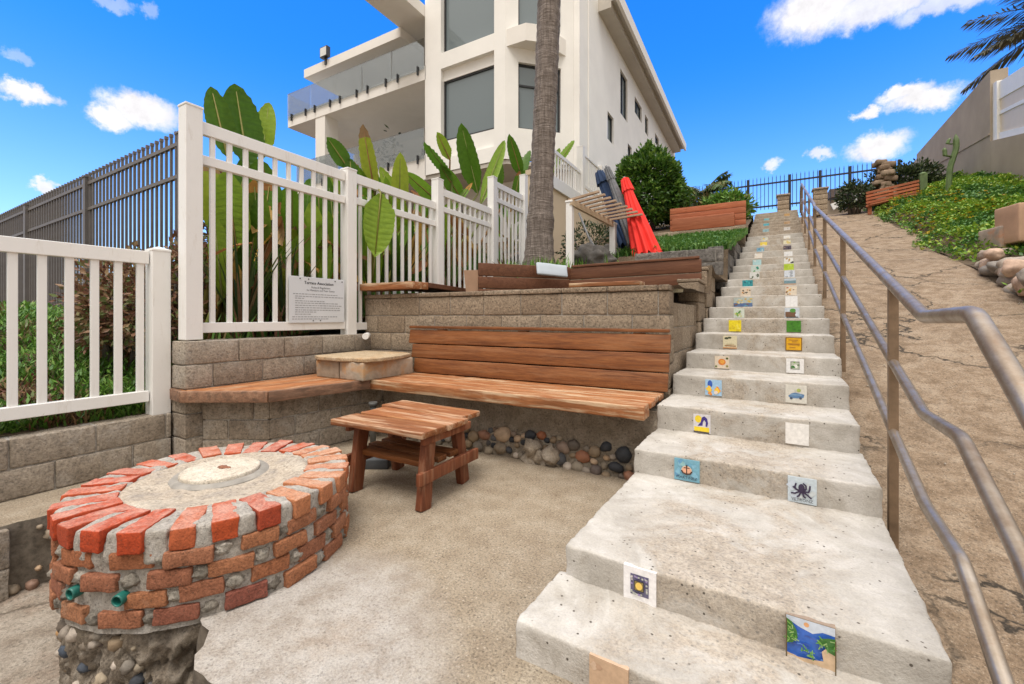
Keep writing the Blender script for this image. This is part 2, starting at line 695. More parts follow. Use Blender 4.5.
M['block'] = m_island('rough_block', [(0, (.35, .265, .185)), (.5, (.42, .325, .23)), (1, (.47, .375, .275))], nscale=40, bmp=1.0, namt=.4, dirt=((.22, .17, .13), .3), gr=(70, .5, 1.4, .7))
M['block_grey'] = m_island('grey_block', [(0, (.29, .235, .18)), (.5, (.36, .30, .235)), (1, (.44, .375, .30))], nscale=22, bmp=.8, namt=.5, dirt=((.47, .43, .38), .6), gr=(60, .55, 1.25, .5))
M['block_dark'] = m_island('dark_block', [(0, (.13, .12, .11)), (1, (.21, .19, .17))], nscale=18, bmp=.9, namt=.6, dirt=((.30, .28, .25), .35), gr=(30, .5, 1.4, .5))
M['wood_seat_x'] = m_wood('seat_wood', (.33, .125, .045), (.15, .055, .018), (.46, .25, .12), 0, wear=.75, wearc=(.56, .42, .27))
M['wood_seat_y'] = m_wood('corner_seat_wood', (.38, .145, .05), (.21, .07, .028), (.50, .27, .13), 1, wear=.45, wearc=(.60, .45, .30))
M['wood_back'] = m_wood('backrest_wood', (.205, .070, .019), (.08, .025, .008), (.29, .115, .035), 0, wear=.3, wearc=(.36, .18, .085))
M['wood_table'] = m_wood('table_wood', (.29, .105, .037), (.15, .05, .018), (.42, .22, .095), 0, wear=.6, wearc=(.60, .44, .30))
M['wood_leg'] = m_wood('leg_wood', (.20, .06, .025), (.11, .033, .015), (.28, .10, .042), 2, wear=.25, wearc=(.48, .30, .18))
M['wood_dark'] = m_wood('planter_wood', (.165, .064, .030), (.09, .033, .015), (.23, .10, .05), 0)
M['wood_red'] = m_wood('hill_bench_wood', (.40, .125, .055), (.26, .075, .03), (.50, .19, .09), 0)
M['wood_lath'] = m_wood('lath_wood', (.47, .34, .24), (.30, .20, .13), (.60, .47, .36), 0)
def m_vinyl():
    m, t, b = mat_base('white_vinyl')
    v = objvec(t)
    c = ramp(t, noise_n(t, v, 3, 5), [(.3, (.78, .77, .745)), (.7, (.82, .81, .79))])
    c = mixc(t, rng(t, noise_n(t, objvec(t, (6, 6, 1.2)), 3, 7, .75, .5), .56, .74, 0, .5), c, (.55, .50, .42))
    c = mixc(t, rng(t, noise_n(t, v, 45, 4, .8), .66, .72, 0, .5), c, (.42, .38, .32))
    t.links.new(c, b.inputs['Base Color'])
    b.inputs['Roughness'].default_value = .45
    bump(t, b, noise_n(t, v, 60, 3), .08, .002)
    return m


M['vinyl'] = m_vinyl()
M['metal_fence'] = m_plain('grey_fence_paint', (.145, .13, .12), .5, var=.12, scale=8)
M['iron'] = m_plain('black_iron', (.015, .017, .02), .45, var=.2)
M['stucco'] = m_plain('cream_stucco', (.83, .81, .765), .9, var=.045, scale=1.2, bmp=.3)
M['trim'] = m_plain('house_trim', (.78, .745, .69), .85, var=.03, scale=2, bmp=.15)
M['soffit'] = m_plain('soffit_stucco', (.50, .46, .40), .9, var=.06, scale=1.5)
M['stucco_tan'] = m_plain('tan_stucco', (.37, .305, .235), .95, var=.14, scale=1.0, bmp=.5)
M['frame'] = m_plain('dark_window_frame', (.02, .02, .022), .4, var=.1)
M['sign'] = m_plain('sign_face', (.66, .69, .72), .4, var=.02)
M['ink'] = m_plain('sign_ink', (.05, .05, .06), .6, var=.05)
M['ink_faint'] = m_plain('sign_small_print', (.30, .31, .33), .6, var=.1)
M['pvc'] = m_plain('white_pipe', (.8, .79, .76), .4, var=.03)
M['pipe_green'] = m_plain('green_pipe', (.012, .125, .10), .35, var=.2, scale=30)
M['fabric_red'] = m_plain('red_canvas', (.80, .025, .015), .75, var=.06)
M['fabric_navy'] = m_plain('navy_canvas', (.02, .045, .11), .85, var=.15)
M['fabric_grey'] = m_plain('grey_canvas', (.16, .165, .175), .85, var=.2, scale=14)
M['alu'] = m_plain('umbrella_pole', (.16, .16, .16), .5, .1, var=.1)
M['cushion'] = m_plain('pale_cushion', (.43, .48, .53), .7, var=.05)
M['terracotta'] = m_plain('terracotta', (.42, .26, .17), .85, var=.12, bmp=.3)
M['soil'] = m_concrete('soil', (.12, .085, .055), (.07, .05, .03), (.17, .125, .08), bmp=1.0, stain_amt=.2)
M['sand'] = m_concrete('beach_sand', (.42, .34, .25), (.36, .29, .21), (.48, .40, .30), bmp=.3)
M['boulder'] = m_island('boulder', [(0, (.10, .095, .09)), (1, (.17, .155, .14))], nscale=8, bmp=1, namt=.6)
M['cardboard'] = m_plain('roofing', (.12, .09, .08), .9, var=.15)
PEB = [(0, (.035, .038, .045)), (.18, (.055, .06, .07)), (.3, (.30, .22, .14)), (.45, (.22, .19, .155)), (.56, (.38, .31, .22)),
                                        (.66, (.06, .075, .10)), (.78, (.42, .24, .10)), (.86, (.58, .50, .42)), (.93, (.26, .22, .18)), (1, (.36, .13, .06))]
M['pebble'] = m_island('river_pebble', PEB, rough=.55, nscale=20, bmp=.25, namt=.5)
M['pebble_loose'] = m_island('footing_pebble', PEB, rough=.7, nscale=30, bmp=.6, namt=.6, obj=True)
M['pebble_pink'] = m_island('border_stone', [(0, (.40, .28, .21)), (.3, (.50, .35, .26)), (.5, (.20, .18, .16)), (.75, (.33, .28, .235)), (1, (.46, .37, .29))], rough=.8, nscale=14, bmp=.5, namt=.6)
M['render_wall'] = m_concrete('cement_render', (.30, .25, .195), (.21, .17, .125), (.40, .35, .28), stain=(.17, .135, .09), stain_amt=.6, bmp=.9)


def m_brick():
    m, t, b = mat_base('old_brick')
    v = objvec(t)
    c = ramp(t, island(t), [(0, (.40, .145, .068)), (.3, (.46, .195, .095)), (.55, (.37, .15, .085)), (.8, (.50, .23, .12)), (1, (.30, .10, .07))])
    n = noise_n(t, v, 26, 6, .7)
    c = mixc(t, .5, c, ramp(t, n, [(.3, (.5, .45, .42)), (.55, (1, 1, 1)), (.75, (1.25, 1.25, 1.2))]), 'MULTIPLY')
    c = mixc(t, rng(t, noise_n(t, v, 7, 6, .7, .6), .56, .72, 0, .4), c, (.46, .35, .26))
    t.links.new(c, b.inputs['Base Color'])
    b.inputs['Roughness'].default_value = .9
    b.inputs['Specular IOR Level'].default_value = .25
    c, gr = grain(t, c, v, 120, .55, 1.3, .4)
    t.links.new(c, b.inputs['Base Color'])
    p = bump(t, b, n, .6, .012)
    p = bump(t, b, gr, 1.0, .008, p)
    bump(t, b, noise_n(t, v, 190, 3, .75), .9, .005, p)
    return m


def m_brick_red(name, stops, scuff):
    m, t, b = mat_base(name)
    v = objvec(t)
    c = ramp(t, island(t), stops)
    n = noise_n(t, v, 30, 6, .7)
    c = mixc(t, .4, c, ramp(t, n, [(.3, (.55, .5, .5)), (.6, (1, 1, 1)), (.8, (1.2, 1.2, 1.2))]), 'MULTIPLY')
    up = t.nodes.new('ShaderNodeSeparateXYZ')
    geo = t.nodes.new('ShaderNodeNewGeometry')
    t.links.new(geo.outputs['True Normal'], up.inputs[0])
    # chalky scuffing on the tops people put their feet on
    w = rng(t, noise_n(t, v, 12, 6, .72, .5), .34, .62, 0, .75)
    mu = t.nodes.new('ShaderNodeMath')
    mu.operation = 'MULTIPLY'
    t.links.new(w, mu.inputs[0])
    t.links.new(rng(t, up.outputs[2], .5, .9), mu.inputs[1])
    c = mixc(t, mu.outputs[0], c, scuff)
    t.links.new(c, b.inputs['Base Color'])
    b.inputs['Roughness'].default_value = .8
    b.inputs['Specular IOR Level'].default_value = .3
    c, gr = grain(t, c, v, 110, .62, 1.2, .3)
    t.links.new(c, b.inputs['Base Color'])
    p = bump(t, b, n, .6, .012)
    p = bump(t, b, gr, .6, .005, p)
    bump(t, b, noise_n(t, v, 170, 3, .75), .6, .004, p)
    return m


M['brick'] = m_brick()
M['brick_red'] = m_brick_red('painted_brick', [(0, (.42, .045, .014)), (.4, (.47, .085, .026)), (.7, (.38, .06, .025)), (1, (.46, .12, .045))], (.56, .33, .26))
M['brick_tan'] = m_brick_red('bare_rim_brick', [(0, (.40, .105, .04)), (.5, (.45, .155, .065)), (1, (.48, .21, .10))], (.56, .38, .28))


def m_patio():
    m, t, b = mat_base('patio_floor')
    v = objvec(t)
    big = noise_n(t, v, 1.4, 6, .6)
    mid = noise_n(t, v, 7, 6, .65)
    fine = noise_n(t, v, 150, 3, .7)
    c = ramp(t, mid, [(.28, (.30, .235, .165)), (.5, (.385, .315, .23)), (.72, (.46, .39, .30))])
    c = mixc(t, rng(t, big, .5, .7, 0, .4), c, (.30, .23, .16))
    # exposed aggregate
    vo = t.nodes.new('ShaderNodeTexVoronoi')
    vo.inputs['Scale'].default_value = 75
    t.links.new(v, vo.inputs['Vector'])
    c = mixc(t, rng(t, vo.outputs['Distance'], .32, .12, 0, .75), c,
             ramp(t, vo.outputs['Color'], [(.2, (.10, .08, .06)), (.45, (.33, .26, .18)), (.75, (.62, .54, .44))]))
    c, gr_p = grain(t, c, v, 100, .55, 1.28, .42)
    # trowelled pale patch of newer concrete between the fire pit and the stairs
    d = t.nodes.new('ShaderNodeVectorMath')
    d.operation = 'DISTANCE'
    wv = mixc(t, .22, v, noise_n(t, v, 2.2, 6, .65, 0, 1))
    t.links.new(wv, d.inputs[0])
    d.inputs[1].default_value = (-1.0, .72, .10)
    pm = rng(t, d.outputs['Value'], .56, .36)
    pc = ramp(t, mid, [(.3, (.37, .315, .26)), (.5, (.50, .455, .405)), (.7, (.60, .565, .52))])
    pc = mixc(t, rng(t, noise_n(t, v, 3.4, 6, .65), .52, .7, 0, .5), pc, (.40, .30, .21))
    pc = mixc(t, rng(t, noise_n(t, v, 11, 7, .75, .8), .52, .66, 0, .5), pc, (.34, .28, .22))
    pc, _g = grain(t, pc, v, 85, .75, 1.12, .3)
    c = mixc(t, pm, c, pc)
    c = mixc(t, 1.0, c, ramp(t, fine, [(.3, (.75, .75, .75)), (.6, (1, 1, 1))]), 'MULTIPLY')
    t.links.new(c, b.inputs['Base Color'])
    b.inputs['Roughness'].default_value = .93
    b.inputs['Specular IOR Level'].default_value = .2
    gr = gr_p
    p = bump(t, b, mid, .5, .02)
    p = bump(t, b, gr, .9, .01, p)
    p = bump(t, b, vo.outputs['Distance'], .35, .006, p)
    bump(t, b, fine, .6, .005, p)
    return m


M['patio'] = m_patio()


def m_stair():
    m, t, b = mat_base('stair_concrete')
    v = objvec(t)
    mid = noise_n(t, v, 5, 7, .68, .5)
    big = noise_n(t, v, 1.6, 6, .62, .6)
    fine = noise_n(t, v, 140, 3, .7)
    c = ramp(t, mid, [(.25, (.34, .31, .27)), (.5, (.465, .435, .39)), (.72, (.59, .56, .52))])
    c = mixc(t, rng(t, noise_n(t, v, 2.6, 7, .7, 1.0), .55, .68, 0, .5), c, (.64, .62, .585))
    c = mixc(t, rng(t, noise_n(t, v, 3.3, 7, .7, 1.0), .57, .68, 0, .55), c, (.30, .265, .22))
    # sandy worn band where the coat has gone, down the middle of the flight
    sx = t.nodes.new('ShaderNodeSeparateXYZ')
    t.links.new(v, sx.inputs[0])
    a1 = t.nodes.new('ShaderNodeMath')
    a1.operation = 'MULTIPLY_ADD'
    t.links.new(sx.outputs[1], a1.inputs[0])
    a1.inputs[1].default_value = -math.sin(TH_)
    t.links.new(sx.outputs[0], a1.inputs[2])
    ab = t.nodes.new('ShaderNodeMath')
    ab.operation = 'ABSOLUTE'
    t.links.new(a1.outputs[0], ab.inputs[0])
    band = rng(t, ab.outputs[0], .48, .12)
    ml = t.nodes.new('ShaderNodeMath')
    ml.operation = 'MULTIPLY'
    t.links.new(band, ml.inputs[0])
    t.links.new(rng(t, noise_n(t, v, 3.0, 7, .72, .7), .38, .62), ml.inputs[1])
    sandy, gr = grain(t, ramp(t, noise_n(t, v, 14, 6, .7), [(.3, (.24, .185, .13)), (.5, (.37, .30, .225)), (.7, (.47, .405, .325))]), v, 85, .45, 1.35, .7)
    c = mixc(t, rng(t, ml.outputs[0], .12, .65, 0, .65), c, sandy)
    vv = t.nodes.new('ShaderNodeTexVoronoi')
    vv.inputs['Scale'].default_value = 60
    t.links.new(v, vv.inputs['Vector'])
    s2 = t.nodes.new('ShaderNodeSeparateColor')
    t.links.new(vv.outputs['Color'], s2.inputs[0])
    pit_ = t.nodes.new('ShaderNodeMath')
    pit_.operation = 'MULTIPLY'
    t.links.new(rng(t, s2.outputs[0], .90, .93), pit_.inputs[0])
    t.links.new(rng(t, vv.outputs['Distance'], .30, .18), pit_.inputs[1])
    c = mixc(t, pit_.outputs[0], c, (.10, .085, .07))
    c = mixc(t, 1.0, c, ramp(t, fine, [(.3, (.84, .84, .84)), (.6, (1, 1, 1))]), 'MULTIPLY')
    t.links.new(c, b.inputs['Base Color'])
    b.inputs['Roughness'].default_value = .92
    b.inputs['Specular IOR Level'].default_value = .25
    p = bump(t, b, mid, .4, .012)
    p = bump(t, b, gr, .5, .006, p)
    bump(t, b, fine, .5, .004, p)
    return m


TH_ = math.atan(271 / 435.0) - YAW
M['stair'] = m_stair()


def m_palm_bark():
    m, t, b = mat_base('palm_bark')
    v = objvec(t, (1, 1, 7))
    n = noise_n(t, v, 6, 6, .7, .3)
    v2 = objvec(t, (30, 30, 2.5))
    n2 = noise_n(t, v2, 1, 5, .7)
    c = ramp(t, n, [(.3, (.12, .095, .08)), (.5, (.23, .19, .165)), (.72, (.36, .31, .275))])
    c = mixc(t, rng(t, n2, .4, .6, .6, 0), c, (.07, .055, .045))
    t.links.new(c, b.inputs['Base Color'])
    b.inputs['Roughness'].default_value = .95
    p = bump(t, b, n, .8, .03)
    bump(t, b, n2, .8, .02, p)
    return m


M['bark'] = m_palm_bark()


def m_glass(name, tint=(.12, .16, .17), rough=.03):
    m, t, b = mat_base(name)
    b.inputs['Base Color'].default_value = (*tint, 1)
    b.inputs['Roughness'].default_value = rough
    b.inputs['Specular IOR Level'].default_value = .8
    return m


M['window'] = m_glass('window_glass', (.15, .185, .195))


def m_clear():
    m, t, b = mat_base('balcony_glass')
    g = t.nodes.new('ShaderNodeBsdfGlossy')
    g.inputs['Roughness'].default_value = .03
    tr = t.nodes.new('ShaderNodeBsdfTransparent')
    tr.inputs['Color'].default_value = (.91, .94, .94, 1)
    fr = t.nodes.new('ShaderNodeLayerWeight')
    fr.inputs['Blend'].default_value = .32
    mx = t.nodes.new('ShaderNodeMixShader')
    t.links.new(rng(t, fr.outputs['Fresnel'], 0, 1, .05, .8), mx.inputs[0])
    t.links.new(tr.outputs[0], mx.inputs[1])
    t.links.new(g.outputs[0], mx.inputs[2])
    t.links.new(mx.outputs[0], t.nodes['Material Output'].inputs[0])
    return m


M['clear'] = m_clear()


def m_rail():
    m, t, b = mat_base('handrail_metal')
    v = objvec(t)
    n = noise_n(t, v, 9, 6, .65)
    c = ramp(t, n, [(.35, (.25, .185, .13)), (.5, (.33, .27, .21)), (.7, (.42, .37, .32))])
    c = mixc(t, rng(t, noise_n(t, v, 30, 5, .7), .58, .72, 0, .4), c, (.26, .15, .08))
    t.links.new(c, b.inputs['Base Color'])
    b.inputs['Metallic'].default_value = .72
    t.links.new(rng(t, n, .3, .7, .48, .30), b.inputs['Roughness'])
    bump(t, b, noise_n(t, v, 120, 3), .15, .002)
    return m


M['rail'] = m_rail()
M['rail_post'] = m_plain('rail_post_metal', (.26, .18, .115), .55, .55, var=.25, scale=14)

G1 = [(0, (.035, .085, .016)), (.4, (.06, .135, .022)), (.75, (.10, .19, .03)), (1, (.16, .22, .04))]
M['groundcover'] = m_leaf('ground_cover_leaf', [(0, (.10, .22, .03)), (.35, (.17, .32, .035)), (.7, (.27, .40, .05)), (1, (.38, .42, .06))])
M['lowcover'] = m_leaf('low_cover_leaf', [(0, (.05, .14, .03)), (.5, (.10, .22, .045)), (1, (.16, .28, .06))])
M['grass'] = m_leaf('grass_leaf', [(0, (.075, .18, .025)), (.5, (.13, .27, .04)), (.9, (.19, .33, .06)), (1, (.30, .27, .10))])
M['bush'] = m_leaf('bush_leaf', [(0, (.025, .07, .012)), (.4, (.06, .14, .02)), (.8, (.12, .23, .035)), (1, (.22, .32, .06))], rough=.35)
M['bop'] = m_leaf('paddle_leaf', [(0, (.08, .18, .018)), (.4, (.14, .28, .025)), (.75, (.24, .38, .032)), (1, (.40, .45, .05))], rough=.35, trans=.4)
M['bop_dry'] = m_leaf('dry_leaf', [(0, (.24, .09, .035)), (.4, (.42, .20, .06)), (.7, (.52, .32, .06)), (1, (.34, .22, .12))], rough=.7, trans=.2)
M['bop_stem'] = m_leaf('leaf_stem', [(0, (.10, .15, .03)), (.5, (.22, .22, .05)), (1, (.28, .13, .05))], rough=.5, trans=.1)
M['flax'] = m_leaf('flax_leaf', [(0, (.03, .07, .02)), (.6, (.07, .11, .03)), (1, (.20, .10, .06))])
M['dry_shrub'] = m_leaf('dry_shrub_leaf', [(0, (.12, .055, .035)), (.35, (.22, .10, .06)), (.65, (.30, .19, .10)), (.85, (.10, .13, .04)), (1, (.14, .18, .05))])
M['frond'] = m_leaf('palm_frond', [(0, (.05, .10, .03)), (.6, (.11, .17, .045)), (1, (.24, .21, .09))])
M['frond_dark'] = m_leaf('tall_palm_frond', [(0, (.07, .07, .045)), (.6, (.13, .125, .075)), (1, (.20, .17, .11))], trans=.2)
M['cactus'] = m_plain('cactus_skin', (.10, .15, .05), .6, var=.25, scale=9)
M['shrub_olive'] = m_leaf('hedge_leaf', [(0, (.02, .035, .015)), (.6, (.05, .075, .028)), (1, (.10, .12, .05))])
_cols = {}


def paint(c):
    k = tuple(round(x, 3) for x in c)
    if k not in _cols:
        m = m_plain('glaze', c, .25, var=.12, scale=60)
        _cols[k] = m
    return _cols[k]


# ================================================================== GROUND
STEPS = [(1.206, .117), (1.513, .233), (2.431, .364), (2.96, .52), (3.43, .67), (3.92, .80), (4.45, .945), (4.92, 1.085), (5.38, 1.21),
         (5.92, 1.355), (6.45, 1.50), (7.0, 1.64), (7.55, 1.79), (8.05, 1.94), (8.7, 2.13), (9.4, 2.33), (10.1, 2.54), (10.8, 2.75),
         (11.5, 2.96), (11.95, 3.12), (12.4, 3.28), (12.85, 3.43), (13.3, 3.58), (13.75, 3.74), (14.2, 3.89), (14.6, 4.05), (15.0, 4.2)]
SL, SR = -.71, .36                       # left and right side of the flight, stair frame


def pw(x, pts):
    if x <= pts[0][0]:
        return pts[0][1]
    for (a, za), (b, zb) in zip(pts, pts[1:]):
        if x <= b:
            return za + (zb - za) * (x - a) / (b - a)
    return pts[-1][1]


RAMP = [(-6, -.55), (0, -.3), (1, -.36), (2, -.22), (3, .0), (4, .31), (5, .68), (6.9, 1.36), (8.08, 1.75), (8.8, 1.95), (10.6, 2.42), (11.75, 2.84),
        (15, 3.85), (17, 4.36), (19, 4.5), (60, 4.7), (400, 5)]
HIGH = [(-10, .5), (1.6, .8), (2.0, .88), (3.2, .98), (4.7, 1.4), (6, 1.9), (8, 2.5), (11, 3.2), (16, 4.3), (20, 4.6), (400, 5)]


def z_ramp(x, y):
    return pw(y, RAMP) + .03 * noise.noise(Vector((x * 1.3, y * 1.1, 0)))


def bed_edge(y):
    return 2.2 + .08 * math.sin(y * 1.7) + .05 * math.sin(y * 4.1)


def lump(x, y):
    return .07 * noise.noise(Vector((x * 2.3, y * 2.0, 4))) + .05 * noise.noise(Vector((x * 5, y * 4.4, 6)))


def z_bed(x, y):                         # planted slope right of the ramp, stair frame
    r = max(0, x - bed_edge(y))
    k = 1 - .95 * smooth(6.0, 6.4, y) * (1 - smooth(8.3, 8.8, y)) * (1 - smooth(.3, .8, r))
    return z_ramp(x, y) + k * .16 * smooth(0, .25, r) + .22 * min(r, 2.2) + .10 * noise.noise(Vector((x * 1.1, y * .9, 4))) + lump(x, y) * smooth(.05, .4, r)


def z_hill(x, y):                        # left of the white fences, world frame
    low = .36 + .72 * smooth(-4.0, -6.2, x)
    b = smooth(1.55, 2.2, y)
    return low * (1 - b) + (pw(y, HIGH) + .12 * smooth(-5, -9, x)) * b + .03 * noise.noise(Vector((x, y, 2)))


def behind(x, y):                        # distance behind the back of the planter bench
    if x > -2.1:
        return y - 5.24
    return min((x + 2.1) * -.785 + (y - 5.24) * .62, (x + 2.87) * .923 + (y - 4.25) * .385)


def z_terr(x, y):                        # between picket fence and stairs, world frame
    b = behind(x, y)
    z = 1.345 + .34 * smooth(0.02, .16, b)
    z += .28 * smooth(.3, 1.8, b) * smooth(-1.5, -2.2, x) - .08 * smooth(.1, .5, b) * smooth(-2.2, -1.5, x)
    if y > 6.9:
        z += (.28 - .28 * smooth(-1.5, -2.2, x) + .08 * smooth(-2.2, -1.5, x)) * smooth(7.0, 7.1, y)
        z += (pw(y, [(7.0, 0), (7.1, .12), (11.1, 1.02), (11.2, 1.2), (15, 2.2), (17, 2.55), (60, 2.7)]))
    return z + .02 * noise.noise(Vector((x * 2, y * 2, 7)))


def sheet(name, fx, fy, zf, xf, mat_, label=None):
    """height field: fx, fy tick lists, zf(x, y) height, xf maps (x, y, z) to the world"""
    vs = [xf(x, y, zf(x, y)) for y in fy for x in fx]
    n = len(fx)
    fs = [(j * n + i, j * n + i + 1, (j + 1) * n + i + 1, (j + 1) * n + i) for j in range(len(fy) - 1) for i in range(n - 1)]
    mb = MB()
    mb.add(vs, fs, 0, True)
    return tag(mb.build(name, mat_), kind='structure')


def ticks(a, b, st):
    n = max(1, round((b - a) / st))
    return [a + (b - a) * i / n for i in range(n + 1)]


W3 = lambda x, y, z: Vector((x, y, z))
mb = MB()
mb.add([(-900, -900, -.62), (900, -900, -.62), (900, 900, -.62), (-900, 900, -.62)], [(0, 1, 2, 3)])
tag(mb.build('sand_ground', M['sand']), kind='structure')
sheet('hillside', ticks(-200, -20, 20) + ticks(-19, -8, 1) + ticks(-7.8, -4.02, .21), ticks(-9, -1, 1) + ticks(-.8, 8, .2) + ticks(8.5, 20, .6) + ticks(24, 220, 28), z_hill, W3, M['soil'])
sheet('terrace_ground', ticks(-3.84, -.2, .1), ticks(3.5, 9, .1) + ticks(9.3, 18, .3) + ticks(20, 220, 40),
      lambda x, y: z_terr(x, y) if y < 18 else 4.45, lambda x, y, z: Vector((min(x, S(SL + .03, y).x) if x > -.7 else x, y, z)), M['soil'])
sheet('ramp', ticks(.30, 2.5, .1), ticks(-3, 19, .12) + ticks(22, 220, 30), z_ramp, S, M['ramp'])
sheet('garden_slope', ticks(2.1, 4.4, .1) + [5, 7, 12, 30, 120], ticks(5.0, 17, .2) + ticks(17.5, 220, 30), z_bed, S, M['soil'])
sheet('ramp_apron', ticks(2.45, 9, .6), ticks(-3, 5.2, .3), z_ramp, S, M['ramp'])

# patio slab with its broken edge round the fire pit
PIT = Vector((-2.235, 1.122, 0))
PR = .552
PZ = .030
edge = [(-3.97, -1.6), (-3.42, -1.6), (-3.41, .45), (-3.46, .72), (-3.40, .90), (-3.22, 1.00), (-2.95, 1.05), (-2.6, 1.15), (-2.1, .92), (-1.68, .80),
        (-1.56, .70), (-1.40, .69), (-1.27, .52), (-1.05, .28), (-.85, -.2), (-.7, -1.6), (.25, -1.6), (.25, 3.2), (-3.97, 3.2)]
def fine_edge(pts, k0, k1):
    out = []
    for i_, a in enumerate(pts):
        out.append(a)
        if k0 <= i_ < k1:
            b = pts[i_ + 1]
            Lg = math.hypot(b[0] - a[0], b[1] - a[1])
            n_ = max(1, int(Lg / .035))
            for j in range(1, n_):
                w = j / n_
                x, y = a[0] + (b[0] - a[0]) * w, a[1] + (b[1] - a[1]) * w
                dx = .03 * noise.noise(Vector((x * 6, y * 6, 0))) + .018 * noise.noise(Vector((x * 19, y * 19, 3)))
                out.append((x + dx, y + dx * .7))
    return out


n0 = len(edge)
edge0 = edge
edge = fine_edge(edge, 1, 15)
mb = MB()
n = len(edge)
mb.add([(x, y, 0) for x, y in edge], [tuple(range(n))], 0)
side = []
for i in range(n - 4):
    (x0, y0), (x1, y1) = edge[i], edge[i + 1]
    L = math.hypot(x1 - x0, y1 - y0)
    k = max(1, int(L / .06))
    side += [(x0 + (x1 - x0) * j / k, y0 + (y1 - y0) * j / k) for j in range(k)]
zs = [0.0, -.04, -.1, -.16, -.22, -.3, -.38, -.46, -.62]
vs = []
for zi, z in enumerate(zs):
    for (x, y) in side:
        d = .035 * noise.noise(Vector((x * 9, y * 9, z * 14))) * (0 if zi == 0 else 1)
        vs.append((x + d * .7, y + d, z))
m_ = len(side)
fs = [(j * m_ + i, (j + 1) * m_ + i, (j + 1) * m_ + i + 1, j * m_ + i + 1) for j in range(len(zs) - 1) for i in range(m_ - 1)]
mb.add(vs, fs, 1, True)
tag(mb.build('patio', [M['patio'], M['rubble']]), kind='structure')
mb = MB()
fx, fy = ticks(-3.6, -.6, .08), ticks(-1.6, 1.3, .08)
vs = [(x, y, -.385 + .02 * noise.noise(Vector((x * 3, y * 3, 1)))) for y in fy for x in fx]
mb.add(vs, [(j * len(fx) + i, j * len(fx) + i + 1, (j + 1) * len(fx) + i + 1, (j + 1) * len(fx) + i) for j in range(len(fy) - 1) for i in range(len(fx) - 1)], 0, True)
tag(mb.build('lower_ground', m_concrete('trench_floor', (.33, .28, .225), (.22, .175, .135), (.42, .37, .31), speck=.3, stain=(.30, .15, .08), stain_amt=.7, bmp=.9, crack=.6)), kind='structure')


# ================================================================== BLOCK WALLS
def block_wall(name, label, p0, p1, z0, n_courses, ch, depth, mat_, blk=.395, cat='block wall', cap=0.0, gap=.008, amp=.005, start=0, group=None, ends=True):
    """courses of separate rough blocks between two plan points; the face looks to the right of p0 -> p1"""
    p0, p1 = Vector((*p0, 0)), Vector((*p1, 0))
    d = (p1 - p0)
    L = d.length
    d.normalize()
    nrm = Vector((d.y, -d.x, 0))        # outward face normal
    mb = MB()
    core_in = .012
    c0 = p0 - nrm * core_in + d * .02
    c1 = p1 - nrm * core_in - d * .02
    b0, b1 = p1 - nrm * (depth - core_in) - d * .02, p0 - nrm * (depth - core_in) + d * .02
    mb.prism([c0, c1, b0, b1], z0, z0 + n_courses * ch - .006, 1)
    for k in range(n_courses):
        x = -blk * (.5 if (k + start) % 2 else 0)
        while x < L - 1e-4:
            a, b = max(0, x), min(L, x + blk)
            x += blk
            if b - a < .03:
                continue
            w = b - a - gap
            c = p0 + d * ((a + b) / 2) - nrm * (depth / 2 + random.uniform(-.002, .003)) + Vector((0, 0, z0 + (k + .5) * ch))
            Mx = frame(c, d, -nrm)
            mb.rock((w, depth, ch - gap), Mx, r=.009, step=.055, amp=amp, freq=16, mi=0)
    if cap:
        x = 0
        while x < L - .01:
            b = min(L, x + blk)
            c = p0 + d * ((x + b) / 2) - nrm * (depth / 2 - .004) + Vector((0, 0, z0 + n_courses * ch + cap / 2))
            mb.rock((b - x - .006, depth + .012, cap), frame(c, d, -nrm), r=.008, step=.08, amp=amp * .6, freq=14, mi=0)
            x = b
    o = mb.build(name, [mat_, M['mortar']])
    return tag(o, label, cat, group)


block_wall('block_wall', 'low weathered grey block wall carrying the short white fence', (-3.90, -1.6), (-3.90, 1.60), .0, 2, .185, .2, M['block_grey'], start=1)
block_wall('block_wall', 'grey block wall below the foot of the tall white picket fence, behind the corner seat', (-3.735, 1.61), (-3.735, 3.42), 0, 5, .184, .21, M['block_grey'])
block_wall('block_wall', 'long tan rough block wall behind the wooden backrest', (-3.83, 3.405), (-.585, 3.405), 0, 7, .186, .2, M['block'], cap=.042)
block_wall('block_wall', 'grey block wall under the stained corner seat', (-3.27, 1.98), (-3.12, 2.99), 0, 3, .155, .2, M['block_grey'])
block_wall('block_wall', 'short angled block wall under the cut off end of the corner seat', (-3.72, 1.72), (-3.27, 1.98), 0, 3, .155, .2, M['block_grey'])
block_wall('block_wall', 'low block wall holding up the ledge left of the brick fire pit', (-3.415, -1.6), (-3.415, .68), -.42, 2, .205, .2, M['block_grey'])
block_wall('block_wall', 'dark grey rough block wall below the grass beside the stairs', (-1.75, 7.02), (-.46, 7.02), 1.5, 3, .205, .2, M['block_dark'])
block_wall('block_wall', 'dark grey block wall running up along the stair side below the grass', (S(SL - .035, 7.03).x, 7.03), (S(SL - .035, 8.9).x, 8.9), 1.5, 3, .215, .2, M['block_dark'], start=1)
block_wall('block_wall', 'short upper piece of dark block wall along the stair side beside the lawn', (S(SL - .035, 8.91).x, 8.91), (S(SL - .035, 10.6).x, 10.6), 1.9, 3, .215, .2, M['block_dark'])
block_wall('block_wall', 'short tan block wall beside the steps next to the long block wall end', (S(SL - .03, 3.62).x, 3.62), (S(SL - .03, 4.7).x, 4.7), .4, 4, .205, .16, M['block'])

